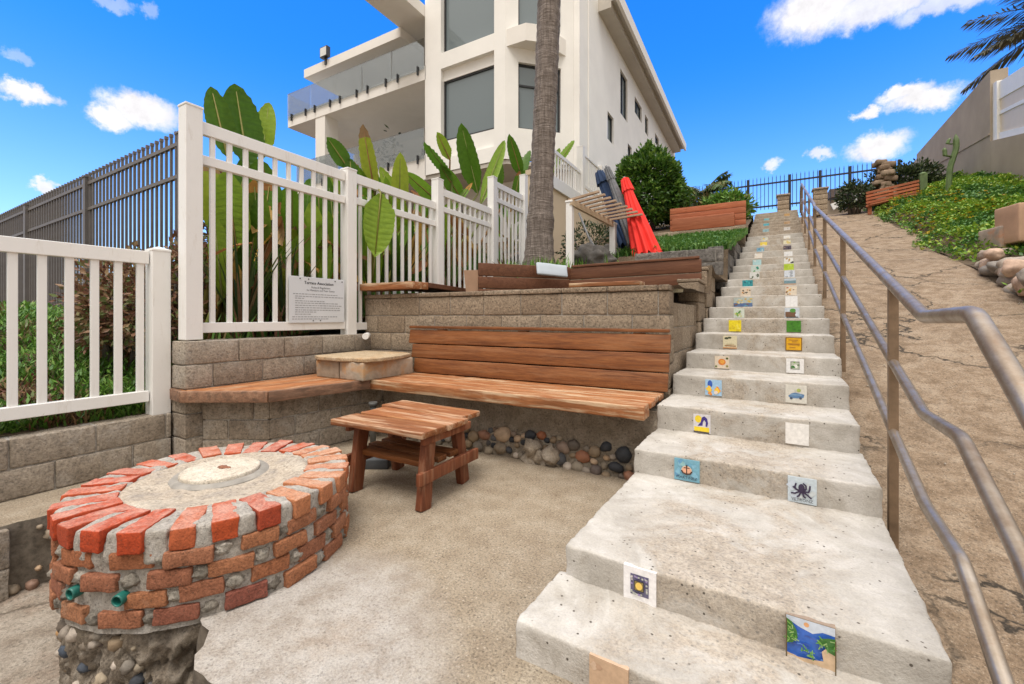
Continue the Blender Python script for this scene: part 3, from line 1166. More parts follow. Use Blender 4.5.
# stepped pillar of tan blocks at the stair side
t = thing('block_pillar', 'stepped pillar of tan blocks with caps beside the stairs', 'pillar', (-.63, 5.0, .7))
for (x0, x1, y0, y1, za, zb) in [(-.735, -.535, 4.74, 5.28, .85, 1.49), (-.69, -.515, 5.29, 6.3, 1.0, 1.66)]:
    mb = MB()
    nC = 3
    ch = (zb - .035 - za) / nC
    for k in range(nC):
        yy = y0
        while yy < y1 - .01:
            b = min(y1, yy + .55)
            mb.rock((x1 - x0, b - yy - .006, ch - .007), Matrix.Translation(((x0 + x1) / 2, (yy + b) / 2, za + (k + .5) * ch)), r=.012, step=.06, amp=.005, freq=14)
            yy = b
    mb.build('block', M['block'], t)
    mb = MB()
    mb.rock((x1 - x0 + .02, y1 - y0 + .0, .035), Matrix.Translation(((x0 + x1) / 2, (y0 + y1) / 2, zb - .0175)), r=.01, step=.07, amp=.003)
    mb.build('cap', M['block'], t)

# low kerb under the upper bench
block_wall('block_wall', 'low tan kerb wall between the lawn and the upper left bench', (-2.2, 11.12), (-.28, 11.12), 2.5, 3, .225, .2, M['block'], blk=.5)

# rendered wall with river stones under the long bench
t = thing('seat_wall', 'cement wall set with river pebbles under the long wooden seat', 'wall', (-1.9, 3.1, 0))
mb = MB()
fx, fz = ticks(-3.12, -.52, .05), ticks(-.03, .47, .05)
vs = [(x, 3.0 - .045 * smooth(.28, .0, z) + .02 * noise.noise(Vector((x * 4, 0, z * 5))) + .008 * noise.noise(Vector((x * 17, 0, z * 17))), z) for z in fz for x in fx]
nx = len(fx)
fs = [(j * nx + i, j * nx + i + 1, (j + 1) * nx + i + 1, (j + 1) * nx + i) for j in range(len(fz) - 1) for i in range(nx - 1)]
mb.add(vs, fs, 0, True)
mb.box((-3.1, 3.06, 0), (-.54, 3.3, .455), 0)
mb.build('cement_face', M['render_wall'], t)
mb = MB()
rs = random.Random(11)
placed = []
# each pebble: x position, height, radius (as they lie in the wall)
tries = 0
while len(placed) < 125 and tries < 16000:
    tries += 1
    x = rs.uniform(-2.75, -.60)
    z = rs.uniform(.0, .30) if x > -1.3 else rs.uniform(.02, .28)
    r = rs.choice([.022, .028, .034, .040, .048, .056, .062])
    cl = noise.noise(Vector((x * 3.2, 5, 0)))
    if z > .19 + .14 * cl:
        continue
    if any((x - a) ** 2 + (z - b) ** 2 < (r + c) ** 2 * .88 for a, b, c in placed):
        continue
    placed.append((x, z, r))
for i, (x, z, r) in enumerate(placed):
    yy = 2.995 - .045 * smooth(.28, .0, z)
    mb.blob((x, yy, z), r * rs.uniform(1.0, 1.4), r * .75, r * rs.uniform(.85, 1.1), seed=i, amp=.22, freq=1.6, rot=rs.uniform(-.5, .5))
mb.build('river_stones', M['pebble'], t)
mb = MB()
for i in range(7):
    mb.blob((-1.42 + rs.uniform(-.13, .13), 2.95 + rs.uniform(-.03, .02), rs.uniform(.0, .13)), .07, .06, .07, seed=i + 70, amp=.5, freq=2.6)
mb.build('mortar_lump', M['stair_old'], t)

# flat cap stone in the corner of the seats
t = thing('stone_ledge', 'flat orange stained cap stone on blocks in the seat corner', 'stone ledge', (-3.2, 2.9, .55))
mb = MB()
for (a, b) in [(-3.56, -3.25), (-3.24, -2.94)]:
    mb.rock((b - a, .62, .158), Matrix.Translation(((a + b) / 2, 2.90, .55 + .079)), r=.012, step=.05, amp=.006, freq=12)
mb.build('block', m_island('stained_block', [(0, (.32, .26, .19)), (1, (.44, .37, .29))], nscale=16, bmp=.8, namt=.4, dirt=((.52, .25, .07), .75)), t)
mb = MB()
pts = [(-3.60, 2.60), (-3.48, 2.54), (-3.2, 2.55), (-3.08, 2.60), (-3.0, 2.575), (-2.90, 2.60), (-2.88, 2.75), (-2.90, 2.95), (-2.95, 3.2), (-3.08, 3.26), (-3.66, 3.24)]
mb.prism([(x + random.uniform(-.012, .012), y + random.uniform(-.012, .012)) for x, y in pts], .710, .745)
mb.build('slab', m_concrete('stained_slab', (.47, .36, .235), (.36, .26, .16), (.58, .47, .33), stain=(.55, .30, .12), stain_amt=.8, scale=2), t, bevel=.008)

# ================================================================== STAIRS
stairs = thing('concrete_stairs', 'long flight of pale concrete steps with painted tiles on the risers', 'stairs', S(-.17, 1.2, 0))


def shade(c, k):
    return tuple(max(0, min(1, x * k)) for x in c)


WHITE, OFFW, YEL, ORG, BLUE, NAVY, CYAN, GRN, DGRN, RED, TAN, TEAL, BRN, PINK, BLK, GREY = (
    (.72, .71, .69), (.62, .60, .52), (.78, .58, .03), (.72, .26, .05), (.05, .16, .55), (.03, .02, .11), (.22, .50, .62), (.16, .36, .05),
    (.03, .17, .03), (.55, .05, .03), (.55, .38, .20), (.02, .24, .25), (.22, .11, .06), (.75, .42, .32), (.02, .02, .02), (.35, .34, .33))


class Tile:
    def __init__(self, x, y, z, w, h, base, tilt=0.0, proud=.006):
        """tile centred at (x, z) on the riser at y (stair frame)"""
        self.mb, self.mats = MB(), []
        self.c = S(x, y, z)
        self.ex = S(1, 0) * math.cos(tilt) + Vector((0, 0, math.sin(tilt)))
        self.ez = Vector((0, 0, 1)) * math.cos(tilt) - S(1, 0) * math.sin(tilt)
        self.n = -S(0, 1)
        self.w, self.h, self.k, self.proud = w, h, 0, proud
        Mx = frame(self.c + self.n * (proud / 2 - .006), self.ex, self.ez)
        self.mb.box((-w / 2, -h / 2, -proud / 2 - .006), (w / 2, h / 2, proud / 2 + .006), self.mi(base), Mx)

    def mi(self, c):
        m = paint(c)
        if m not in self.mats:
            self.mats.append(m)
        return self.mats.index(m)

    def pt(self, p):
        return self.c + self.ex * (p[0] * self.w / 2) + self.ez * (p[1] * self.h / 2) + self.n * (self.proud + .0005 + .00025 * self.k)

    def poly(self, pts, c):
        self.k += 1
        vs = [self.pt(p) for p in pts]
        self.mb.add(vs, [tuple(range(len(vs)))], self.mi(c))
        return self

    def rect(self, x0, y0, x1, y1, c):
        return self.poly([(x0, y0), (x1, y0), (x1, y1), (x0, y1)], c)

    def disc(self, x, y, r, c, ry=None, n=16):
        ry = ry or r
        return self.poly([(x + r * math.cos(2 * math.pi * i / n), y + ry * math.sin(2 * math.pi * i / n)) for i in range(n)], c)

    def line(self, pts, w, c):
        for a, b in zip(pts, pts[1:]):
            dx, dy = b[0] - a[0], b[1] - a[1]
            L = math.hypot(dx, dy) or 1
            nx, ny = -dy / L * w / 2, dx / L * w / 2
            ex_, ey_ = dx / L * w * .3, dy / L * w * .3
            self.poly([(a[0] - ex_ + nx, a[1] - ey_ + ny), (a[0] - ex_ - nx, a[1] - ey_ - ny), (b[0] + ex_ - nx, b[1] + ey_ - ny), (b[0] + ex_ + nx, b[1] + ey_ + ny)], c)
        return self

    def blots(self, seed, n, cols, x0=-.8, y0=-.8, x1=.8, y1=.8, r=(.08, .22)):
        q = random.Random(seed)
        for i in range(n):
            x, y, rr = q.uniform(x0, x1), q.uniform(y0, y1), q.uniform(*r)
            ph = q.uniform(0, 6)
            self.poly([(x + rr * (1 + .4 * math.sin(3 * a + ph)) * math.cos(a), y + rr * (1 + .4 * math.sin(2 * a + ph)) * math.sin(a))
                       for a in [2 * math.pi * j / 10 for j in range(10)]], q.choice(cols))
        return self

    def text(self, s, x, y, size, c):
        self.k += 1
        vs, fs = text_shape(s, size)
        self.mb.add([self.pt((x + v.x, y + v.y)) for v in vs], fs, self.mi(c))
        return self

    def done(self, step, label):
        o = self.mb.build('tile', self.mats, step)
        o['label'] = label
        return o


def step_mesh(i):
    y0, z1 = STEPS[i]
    zb = STEPS[i - 1][1] if i else 0
    y1 = STEPS[i + 1][0] if i + 1 < len(STEPS) else 17.0
    z0 = zb - .12
    near = i < 9
    w = SR - SL + (random.uniform(-.012, .012) if i > 1 else 0)
    if i == 0:
        w += .06
    mb = MB()
    ln = y1 - y0 + .03
    mx = (SL + SR) / 2 + random.uniform(-.006, .006)
    c = S(mx, y0 + ln / 2, (z0 + z1) / 2)
    mb.rock((w, ln, z1 - z0), frame(c, S(1, 0), S(0, 1)), r=.011 if near else .010, step=.022 if i < 4 else (.04 if near else .12),
            amp=.006 if near else .004, freq=30, amp2=.002 if near else .002, seed=i * 3.7)
    return mb.build('step', M['stair'] if i < 19 else M['stair_old'], stairs)


step_o = [step_mesh(i) for i in range(len(STEPS))]


def tile_at(i, x, base, w=.112, h=None, tilt=0.0, drop=0.0):
    y0, z1 = STEPS[i]
    zb = STEPS[i - 1][1] if i else 0
    h = h or .108
    return Tile(x, y0, (z1 + zb) / 2 - .004 - drop, w, min(h, z1 - zb + .004), base, tilt)


def xs(u, v, i):
    """stair frame x of a sight line where it meets the riser of step i"""
    d = ray(u, v)
    eyv = np.array(S(0, 1))
    exv = np.array(S(1, 0))
    p = CV + d * (STEPS[i][0] / np.dot(d, eyv))
    return float(np.dot(p, exv))


# first step: plain tan tile
T = tile_at(0, xs(609, 676, 0), (.52, .36, .24), .115, .12)
T.blots(1, 3, [(.58, .42, .30), (.46, .30, .2)], r=(.1, .25))
T.done(step_o[0], 'plain tan tile on the lowest step')
# second step left: patterned square with yellow middle
T = tile_at(1, xs(640, 583, 1), (.78, .76, .76), .112, .122)
T.rect(-.56, -.56, .56, .62, (.12, .11, .19))
for k in range(26):
    q = random.Random(k)
    a = q.uniform(-.5, .5)
    side_ = k % 4
    p = [(a, .50), (a, -.46), (-.46, a), (.46, a)][side_]
    T.rect(p[0] - .06, p[1] - .05, p[0] + .05, p[1] + .05, q.choice([(.55, .52, .50), (.28, .22, .42), (.42, .44, .40)]))
T.rect(-.30, -.24, .30, .34, BLK)
T.rect(-.26, -.2, .26, .30, (.20, .15, .05))
T.disc(0, .05, .21, (.80, .55, .12))
T.done(step_o[1], 'white tile with a dark patterned square round a yellow middle')
# second step right: blue bay with palms, beach and small orange sun
T = tile_at(1, xs(810, 637, 1), (.30, .22, .14), .118, .122)
T.rect(-.97, -.97, .97, .97, (.04, .13, .50))
T.poly([(-.98, .98), (.98, .98), (.98, .60), (.5, .62), (.1, .42), (-.4, .55), (-.98, .8)], (.55, .60, .68))
T.disc(-.15, .76, .11, (.72, .36, .16))
for k in range(16):
    q = random.Random(k + 40)
    x, y = q.uniform(-.85, .55), q.uniform(-.75, .35)
    T.line([(x, y), (x + .12, y + .03), (x + .26, y - .01)], .05, q.choice([(.05, .10, .38), (.10, .22, .62), (.16, .30, .62), (.07, .12, .45)]))
T.poly([(-.98, -.98), (.98, -.98), (.98, -.1), (.62, .02), (.45, -.2), (.52, -.62), (.1, -.72), (-.5, -.80), (-.98, -.72)], (.58, .42, .27))
T.poly([(-.98, .92), (-.75, .80), (-.55, .45), (-.5, .1), (-.72, -.2), (-.98, -.3)], (.05, .17, .03))
T.poly([(.98, .58), (.70, .52), (.38, .40), (.25, .15), (.55, .08), (.70, -.12), (.98, -.2)], (.05, .16, .03))
for k in range(46):
    q = random.Random(k + 90)
    if k % 3 == 0:
        x, y = q.uniform(-.95, -.55), q.uniform(-.1, .75)
    elif k % 3 == 1:
        x, y = q.uniform(.35, .95), q.uniform(-.05, .5)
    else:
        x, y = q.uniform(-.35, .1), q.uniform(-.55, -.2)
    a = q.uniform(0, 6.3)
    T.line([(x, y), (x + .17 * math.cos(a), y + .17 * math.sin(a))], .045, q.choice([(.12, .32, .05), (.22, .42, .08), (.06, .22, .05), (.30, .45, .16)]))
T.line([(-.97, .98), (-.97, -.97), (.97, -.97), (.97, .6)], .05, (.10, .07, .03))
T.done(step_o[1], 'painted tile of a blue bay between green palms and a sandy beach')
# third step left: anchor
T = tile_at(2, xs(687, 468, 2), (.16, .36, .46), .125, .112)
T.blots(5, 12, [(.13, .33, .46), (.20, .42, .55), (.24, .44, .46), (.12, .30, .48)], r=(.15, .3))
T.disc(0, .02, .42, (.62, .50, .38)).disc(0, .02, .36, (.74, .38, .24))
T.line([(0, .42), (0, -.30)], .09, (.06, .03, .02)).line([(-.2, .24), (.2, .24)], .08, (.06, .03, .02))
T.disc(0, .44, .08, (.06, .03, .02))
T.line([(-.40, -.06), (-.28, -.26), (0, -.34), (.28, -.26), (.40, -.06)], .12, (.06, .03, .02))
T.text('MARTINEZ', 0, -.78, .34, (.02, .02, .04))
T.done(step_o[2], 'blue tile with a black anchor on an orange disc')
# third step right: octopus
T = tile_at(2, xs(802, 488, 2), (.50, .57, .62), .112, .118)
T.blots(9, 7, [(.46, .55, .64), (.52, .58, .66), (.52, .56, .58)], r=(.2, .35))
INKP = (.035, .022, .06)
T.disc(-.04, .22, .22, INKP, .30).disc(.02, -.08, .28, INKP, .17)
for arm in ([(-.2, -.05), (-.42, .05), (-.5, .25), (-.42, .5)], [(-.2, -.02), (-.5, .12), (-.62, .22)], [(-.2, -.1), (-.5, -.28), (-.74, -.28)],
            [(-.1, -.15), (-.22, -.42), (-.34, -.5)], [(.05, -.15), (.1, -.4), (.22, -.5)], [(.15, -.12), (.4, -.3), (.62, -.48)],
            [(.2, -.06), (.44, -.02), (.52, .2), (.54, .46)], [(.12, .05), (.28, .2), (.26, .45), (.08, .6)]):
    T.line(arm, .12, INKP)
T.text('VETRONZ', 0, -.82, .33, (.04, .04, .05))
T.done(step_o[2], 'pale blue tile with a dark purple octopus')
# fourth step
T = tile_at(3, xs(702, 423, 3), (.60, .58, .60), .10, .115, drop=.01)
T.disc(-.42, .5, .40, YEL)
T.poly([(-.5, -.25), (-.15, .15), (.0, .7), (.3, .85), (.62, .62), (.72, .1), (.6, -.3), (.42, -.2), (.46, .2), (.28, .45), (.12, .2), (.08, -.2)], (.045, .03, .20))
T.rect(-.9, -.85, .85, -.35, YEL)
T.line([(-.92, -.9), (.8, -.92)], .16, (.06, .05, .05))
T.done(step_o[3], 'tile painted with a dark blue arch and a yellow ball')
T = tile_at(3, xs(797, 434, 3), (.76, .74, .71), .112, .118, drop=.004)
T.done(step_o[3], 'blank white tile on the fourth step')
# fifth step
T = tile_at(4, xs(713.5, 387, 4), (.32, .50, .68), .108, .112)
T.disc(-.42, .45, .30, (.03, .10, .42), .48)
T.blots(21, 6, [ORG, (.78, .50, .05), (.75, .36, .10)], -.7, -.7, .5, .0, (.2, .34))
T.disc(.3, -.6, .24, (.72, .62, .55))
T.done(step_o[4], 'blue tile with loose yellow and orange shapes')
T = tile_at(4, xs(796, 395, 4), (.60, .58, .52), .118, .118)
T.poly([(-.75, -.25), (-.45, .05), (-.1, .18), (.35, .1), (.78, .02), (.7, -.35), (.2, -.45), (-.5, -.5)], (.10, .20, .36))
T.line([(-.5, -.1), (.5, -.05)], .1, (.20, .34, .50)).disc(-.45, -.48, .14, (.06, .08, .12)).disc(.42, -.42, .14, (.06, .08, .12))
T.disc(.25, .45, .2, (.36, .42, .12)).disc(-.05, .4, .12, (.5, .5, .4))
T.done(step_o[4], 'cream tile with a small blue car')
# sixth step
T = tile_at(5, xs(722, 363.5, 5), (.66, .56, .44), .108, .10)
T.disc(0, .05, .52, (.62, .20, .04)).disc(.05, .1, .30, (.74, .36, .06)).disc(.7, .65, .18, (.08, .10, .03)).disc(-.8, -.7, .16, (.12, .16, .04)).disc(.7, -.6, .16, (.25, .22, .05))
T.done(step_o[5], 'tile with an orange fruit and dark leaves')
T = tile_at(5, xs(795, 367, 5), (.72, .71, .70), .112, .108)
T.rect(-.52, -.5, .52, .62, (.20, .22, .18)).rect(-.42, -.42, .42, .5, (.42, .46, .36)).disc(.05, -.05, .26, (.70, .70, .64)).blots(31, 6, [DGRN, GRN, (.15, .2, .12)], -.4, -.3, .4, .5, (.1, .18))
T.done(step_o[5], 'white tile with a small framed garden picture')
# seventh step
T = tile_at(6, xs(730, 344, 6), (.62, .56, .38), .115, .115)
T.disc(-.5, .62, .3, (.05, .06, .03), .18).disc(-.05, .72, .28, (.06, .07, .04), .15).line([(-.7, -.55), (.8, -.6)], .16, (.32, .16, .07)).line([(-.5, -.3), (.6, -.3)], .12, (.45, .36, .2))
T.rect(-.98, -.98, .98, -.82, (.55, .25, .10))
T.done(step_o[6], 'cream tile with dark leaves and a brown line of writing')
T = tile_at(6, xs(793.7, 345, 6), (.68, .36, .01), .12, .115)
T.line([(-.94, -.94), (.94, -.94), (.94, .94), (-.94, .94), (-.94, -.94)], .1, (.16, .08, .01))
for yy, a, b in ((.6, -.6, .5), (.35, -.2, .4), (.05, -.7, .75), (-.1, -.6, .7), (-.5, -.5, .2)):
    T.line([(a, yy), (b, yy - .03)], .09, (.36, .15, .02))
T.done(step_o[6], 'orange yellow tile with brown lines')
# eighth step
T = tile_at(7, xs(735, 326, 7), (.76, .62, .02), .112, .112)
T.blots(51, 8, [(.68, .52, .02), (.80, .68, .08)], r=(.1, .25))
T.done(step_o[7], 'bright yellow tile')
T = tile_at(7, xs(793.7, 327, 7), (.05, .20, .015), .115, .108)
T.blots(52, 9, [(.06, .24, .02), (.035, .15, .012)], r=(.1, .25))
T.done(step_o[7], 'deep green tile')
# ninth step
T = tile_at(8, xs(739, 312, 8), (.55, .60, .52), .105, .105)
T.blots(61, 9, [GRN, (.3, .5, .1), (.12, .25, .08), (.55, .55, .2)], -.6, -.7, .6, .7, (.12, .26))
T.done(step_o[8], 'pale tile with a green plant')
T = tile_at(8, xs(792, 312.5, 8), (.50, .55, .60), .13, .105)
T.rect(-.9, -.8, .5, .2, (.16, .085, .05)).disc(.1, .45, .4, (.08, .25, .05)).disc(.65, -.4, .25, (.62, .66, .72)).line([(-.7, -.85), (.8, -.85)], .16, (.05, .05, .05))
T.done(step_o[8], 'tile with a brown cart and green bush')
# tenth step: a wide picture of two tiles and a blank one
T = tile_at(9, xs(743, 300, 9), (.40, .45, .42), .20, .112)
T.rect(-1, -1, 1, -.2, (.10, .16, .30)).blots(71, 10, [(.60, .42, .08), (.55, .35, .10), (.62, .55, .35)], -.6, -.3, .9, .7, (.1, .2)).blots(72, 6, [(.08, .14, .34), (.12, .3, .42), BRN], -.9, -.9, .5, -.2, (.1, .2))
T.done(step_o[9], 'wide tile picture in blue and gold')
T = tile_at(9, xs(791.4, 300, 9), (.74, .74, .74), .118, .12)
T.done(step_o[9], 'blank white tile on the tenth step')
T = tile_at(10, xs(745.6, 289.5, 10), (.62, .52, .40), .118, .112)
T.blots(81, 7, [(.08, .05, .03), (.5, .22, .06), (.05, .05, .05)], r=(.12, .2))
T.done(step_o[10], 'cream tile with black and brown marks')
T = tile_at(10, xs(791, 289, 10), (.66, .57, .45), .12, .115)
T.blots(82, 8, [(.60, .30, .08), (.65, .45, .12), (.4, .1, .05), (.2, .1, .05)], r=(.1, .2))
T.done(step_o[10], 'cream tile with orange dots')
T = tile_at(11, xs(747.6, 281, 11), (.03, .24, .27), .13, .11)
T.blots(91, 6, [(.02, .12, .16), (.05, .34, .36)], r=(.15, .3))
T.done(step_o[11], 'teal tile')
T = tile_at(11, xs(790, 280, 11), (.16, .26, .30), .135, .11)
T.rect(-1, -1, 1, -.2, (.42, .30, .22)).rect(-1, .5, 1, 1, (.45, .52, .58))
T.done(step_o[11], 'tile with a brown shore under a grey blue sea')
far = [(12, 754.5, [(.62, .63, .60), (.10, .12, .08), (.30, .20, .12)]), (12, 789.5, [(.60, .64, .70), (.04, .04, .05), (.35, .38, .42)]),
       (13, 755.7, [(.52, .60, .56), (.03, .25, .20), (.10, .30, .12)]), (13, 788.8, [(.42, .55, .05), (.48, .60, .10), (.36, .5, .03)]),
       (14, 757, [(.40, .60, .62), (.15, .40, .45), (.70, .72, .70)]), (14, 788.6, [(.70, .70, .66), (.05, .05, .06), (.4, .25, .1)]),
       (15, 758.4, [(.76, .70, .62), (.70, .55, .40), (.74, .74, .72)]), (15, 788.3, [(.74, .74, .74), (.70, .72, .76), (.6, .6, .62)]),
       (16, 760.4, [(.22, .40, .52), (.10, .26, .42), (.5, .58, .6)]), (16, 787.3, [(.10, .08, .10), (.30, .20, .16), (.04, .03, .05)]),
       (17, 763.6, [(.78, .60, .10), (.70, .50, .05), (.80, .70, .35)]), (17, 787, [(.70, .66, .48), (.05, .05, .04), (.62, .5, .2)]),
       (18, 764.6, [(.60, .60, .50), (.7, .5, .1), (.3, .4, .4)]), (18, 787, [(.74, .72, .68), (.5, .5, .45), (.7, .6, .4)]),
       (20, 765.8, [(.30, .46, .50), (.2, .35, .42), (.5, .55, .5)]), (20, 787, [(.62, .60, .58), (.40, .36, .34), (.7, .7, .7)]),
       (22, 766.3, [(.12, .42, .50), (.08, .30, .40), (.3, .5, .5)]), (22, 787, [(.50, .33, .20), (.62, .45, .25), (.4, .25, .12)]),
       (24, 766.6, [(.2, .45, .5), (.3, .5, .5), (.1, .3, .4)]), (25, 787, [(.55, .34, .15), (.62, .42, .2), (.45, .3, .15)])]
for k, (i, u, cs) in enumerate(far):
    T = tile_at(i, xs(u, 250, i), cs[0], .13, .135)
    T.blots(200 + k, 6, cs, r=(.15, .35))
    T.done(step_o[i], 'small painted tile high on the stairs')

# ================================================================== HANDRAIL
hr = thing('handrail', 'rusty three bar metal handrail along the right side of the stairs', 'handrail', S(.45, 2.75, 0))
XR = .45
up = lambda y: 1.254 + (y - 2.751) * .277
for (nm, dz, lowpts) in [('top_rail', 0, [(1.02, .655), (1.408, .922), (1.70, 1.108), (2.194, 1.10)]),
                         ('mid_rail', -.372, [(1.02, .30), (1.408, .560), (1.80, .742), (2.20, .735)]),
                         ('bottom_rail', -.705, [(1.02, -.06), (1.408, .165), (1.80, .378), (2.18, .40)])]:
    pts = [S(XR, y, z) for y, z in lowpts] + [S(XR, y, up(y) + dz) for y in (2.751, 4.809, 6.8, 8.78)]
    # soft elbows
    path = [pts[0]]
    for a, b, c in zip(pts, pts[1:], pts[2:]):
        path += [b + (a - b).normalized() * .035, b + ((a - b).normalized() + (c - b).normalized()) * .008, b + (c - b).normalized() * .035]
    path.append(pts[-1])
    mb = MB()
    rr = .025 if dz == 0 else .0205
    mb.tube(path, rr, 16)
    mb.build(nm, M['rail'], hr)
    mb = MB()
    p2 = [S(XR, 8.80, up(8.8) + dz - .10), S(XR, 8.86, up(8.8) + dz - .02), S(XR, 8.96, up(8.8) + dz + .05)]
    p2 += [S(XR, y, up(8.8) + dz + .05 + (y - 8.9) * .318) for y in (9.2, 11, 13, 14.4)]
    if dz == 0:
        p2 += [S(XR, 14.9, 4.90), S(XR, 15.4, 4.93), S(XR, 15.7, 4.86), S(XR, 15.8, 4.6), S(XR, 15.8, 4.25)]
    else:
        p2 += [S(XR, 15.3, up(8.8) + dz + .05 + 5.7 * .318)]
    mb.tube(p2, rr, 12)
    mb.build(nm, M['rail'], hr)
for y in (1.06, 2.751, 4.809, 6.8, 8.80, 10.7, 12.6, 14.4):
    zt = up(y) if y > 2.2 and y < 9 else (.68 if y < 2 else up(8.8) + .05 + (y - 8.9) * .318)
    zb = z_ramp(XR, y) - .15
    p = S(XR, y)
    mb = MB()
    mb.box((-.019, -.019, zb), (.019, .019, zt - .008), 0, Matrix.Translation((p.x, p.y, 0)) @ Matrix.Rotation(-TH, 4, 'Z'))
    mb.build('post', M['rail_post'], hr, bevel=.004)
# ================================================================== FIRE PIT
pit = thing('fire_pit', 'round brick fire pit with a red painted rim and concrete lid', 'fire pit', PIT)


def polar(a, r, z=0.0):
    return PIT + Vector((r * math.cos(a), r * math.sin(a), z))


mb = MB()
vs, fs = [], []
zs, nA = ticks(-.02, .292 + PZ, .026), 120
for j, z in enumerate(zs):
    for k in range(nA):
        a = 2 * math.pi * k / nA
        r = PR - .006 + .010 * noise.noise(Vector((math.cos(a) * 9, math.sin(a) * 9, z * 16))) + .006 * noise.noise(Vector((math.cos(a) * 30, math.sin(a) * 30, z * 50)))
        if j == len(zs) - 1:
            r -= .015
        vs.append(polar(a, r, z))
base_n = len(vs)
for r in (.48, .43, .36):
    for k in range(nA):
        a = 2 * math.pi * k / nA
        vs.append(polar(a, r, .302 + PZ + .008 * noise.noise(Vector((math.cos(a) * r * 20, math.sin(a) * r * 20, 3)))))
for j in range(len(zs) - 1 + 3):
    for k in range(nA):
        fs.append((j * nA + k, j * nA + (k + 1) % nA, (j + 1) * nA + (k + 1) % nA, (j + 1) * nA + k))
mb.add(vs, fs, 0, True)
mb.build('mortar_body', M['mortar'], pit)
# crust of sand and cement inside the rim
mb = MB()
vs, fs = [], []
rads = [0, .06, .12, .17, .21, .25, .28, .31, .335, .36, .38]
for j, r in enumerate(rads):
    for k in range(72):
        a = 2 * math.pi * k / 72
        rr = r + (.014 * noise.noise(Vector((math.cos(a) * 3, math.sin(a) * 3, 9))) if j > 6 else 0)
        z = PZ + .302 - .014 * smooth(.34, .2, r) + .006 * noise.noise(Vector((math.cos(a) * r * 14, math.sin(a) * r * 14, 0))) + (-.01 if j == len(rads) - 1 else 0) + .008 * smooth(.25, .36, r)
        vs.append(polar(a, rr, z))
for j in range(len(rads) - 1):
    for k in range(72):
        fs.append((j * 72 + k, j * 72 + (k + 1) % 72, (j + 1) * 72 + (k + 1) % 72, (j + 1) * 72 + k))
mb.add(vs, fs, 0, True)
mb.build('sand_fill', M['sandcrust'], pit)
# rim of painted bricks laid flat, pointing to the middle
mb = MB()
NR = 25
for k in range(NR):
    a = 2 * math.pi * (k + random.uniform(-.09, .09)) / NR + .05
    ln = random.uniform(.185, .205)
    rm = PR + .012 - ln / 2 + random.uniform(-.006, .008)
    c = polar(a, rm, .280 + PZ + random.uniform(-.004, .004))
    tilt = Matrix.Rotation(random.uniform(-.04, .04), 4, 'Z') @ Matrix.Rotation(random.uniform(-.02, .035), 4, 'Y')
    rad = Vector((math.cos(a), math.sin(a), 0))
    tan = Vector((-math.sin(a), math.cos(a), 0))
    mb.rock((ln, random.uniform(.074, .088), .078), frame(c, rad, tan) @ tilt, r=.005, step=.016, amp=.0035, freq=40, amp2=.004, mi=1 if -.15 < (a + .8) % 6.283 - .8 < 1.75 else 0)
mb.build('rim_brick', [M['brick_red'], M['brick_tan']], pit)
# mortar wedges between the rim bricks, running down the face
mb = MB()
for k in range(NR):
    a = 2 * math.pi * (k + .5) / NR + .05
    rad = Vector((math.cos(a), math.sin(a), 0))
    tan = Vector((-math.sin(a), math.cos(a), 0))
    ln, hh = random.uniform(.185, .20), random.uniform(.075, .12)
    mb.rock((ln, .072, hh), frame(polar(a, PR + .004 - ln / 2, .312 + PZ - hh / 2), rad, tan), r=.014, step=.016, amp=.007, freq=30, amp2=.010)
mb.build('rim_mortar', M['mortar'], pit)
# green drain pipes
pipe_at = []
for (u, v) in ((70.6, 594), (117.5, 601)):
    d = ray(u, v)
    # nearest hit with the pit wall
    ox, oy = -PIT.x, -PIT.y
    A = d[0] ** 2 + d[1] ** 2
    B = 2 * (ox * d[0] + oy * d[1])
    Cc = ox * ox + oy * oy - (PR + .022) ** 2
    disc = B * B - 4 * A * Cc
    tt = (-B - math.sqrt(max(disc, 0))) / (2 * A)
    hit = Vector(CV + d * tt)
    a = math.atan2(hit.y - PIT.y, hit.x - PIT.x)
    pipe_at.append((a, hit.z))
    ax = (Vector((math.cos(a), math.sin(a), 0)) * .8 + Vector((.15, -.45, -.05))).normalized()
    mb = MB()
    ro, ri, nS = .021, .0155, 20
    q1, q2 = ax.cross(Vector((0, 0, 1))).normalized(), None
    q2 = ax.cross(q1)
    vs = []
    for (off, r) in ((-.10, ro), (.0, ro), (.004, ro - .0015), (.004, ri + .001), (0, ri), (-.09, ri)):
        for k in range(nS):
            b = 2 * math.pi * k / nS
            vs.append(hit + ax * off + (q1 * math.cos(b) + q2 * math.sin(b)) * r)
    fs = [(j * nS + k, j * nS + (k + 1) % nS, (j + 1) * nS + (k + 1) % nS, (j + 1) * nS + k) for j in range(5) for k in range(nS)]
    fs.append(tuple(5 * nS + k for k in range(nS)))
    mb.add(vs, fs, 0, True)
    mb.build('drain_pipe', M['pipe_green'], pit)
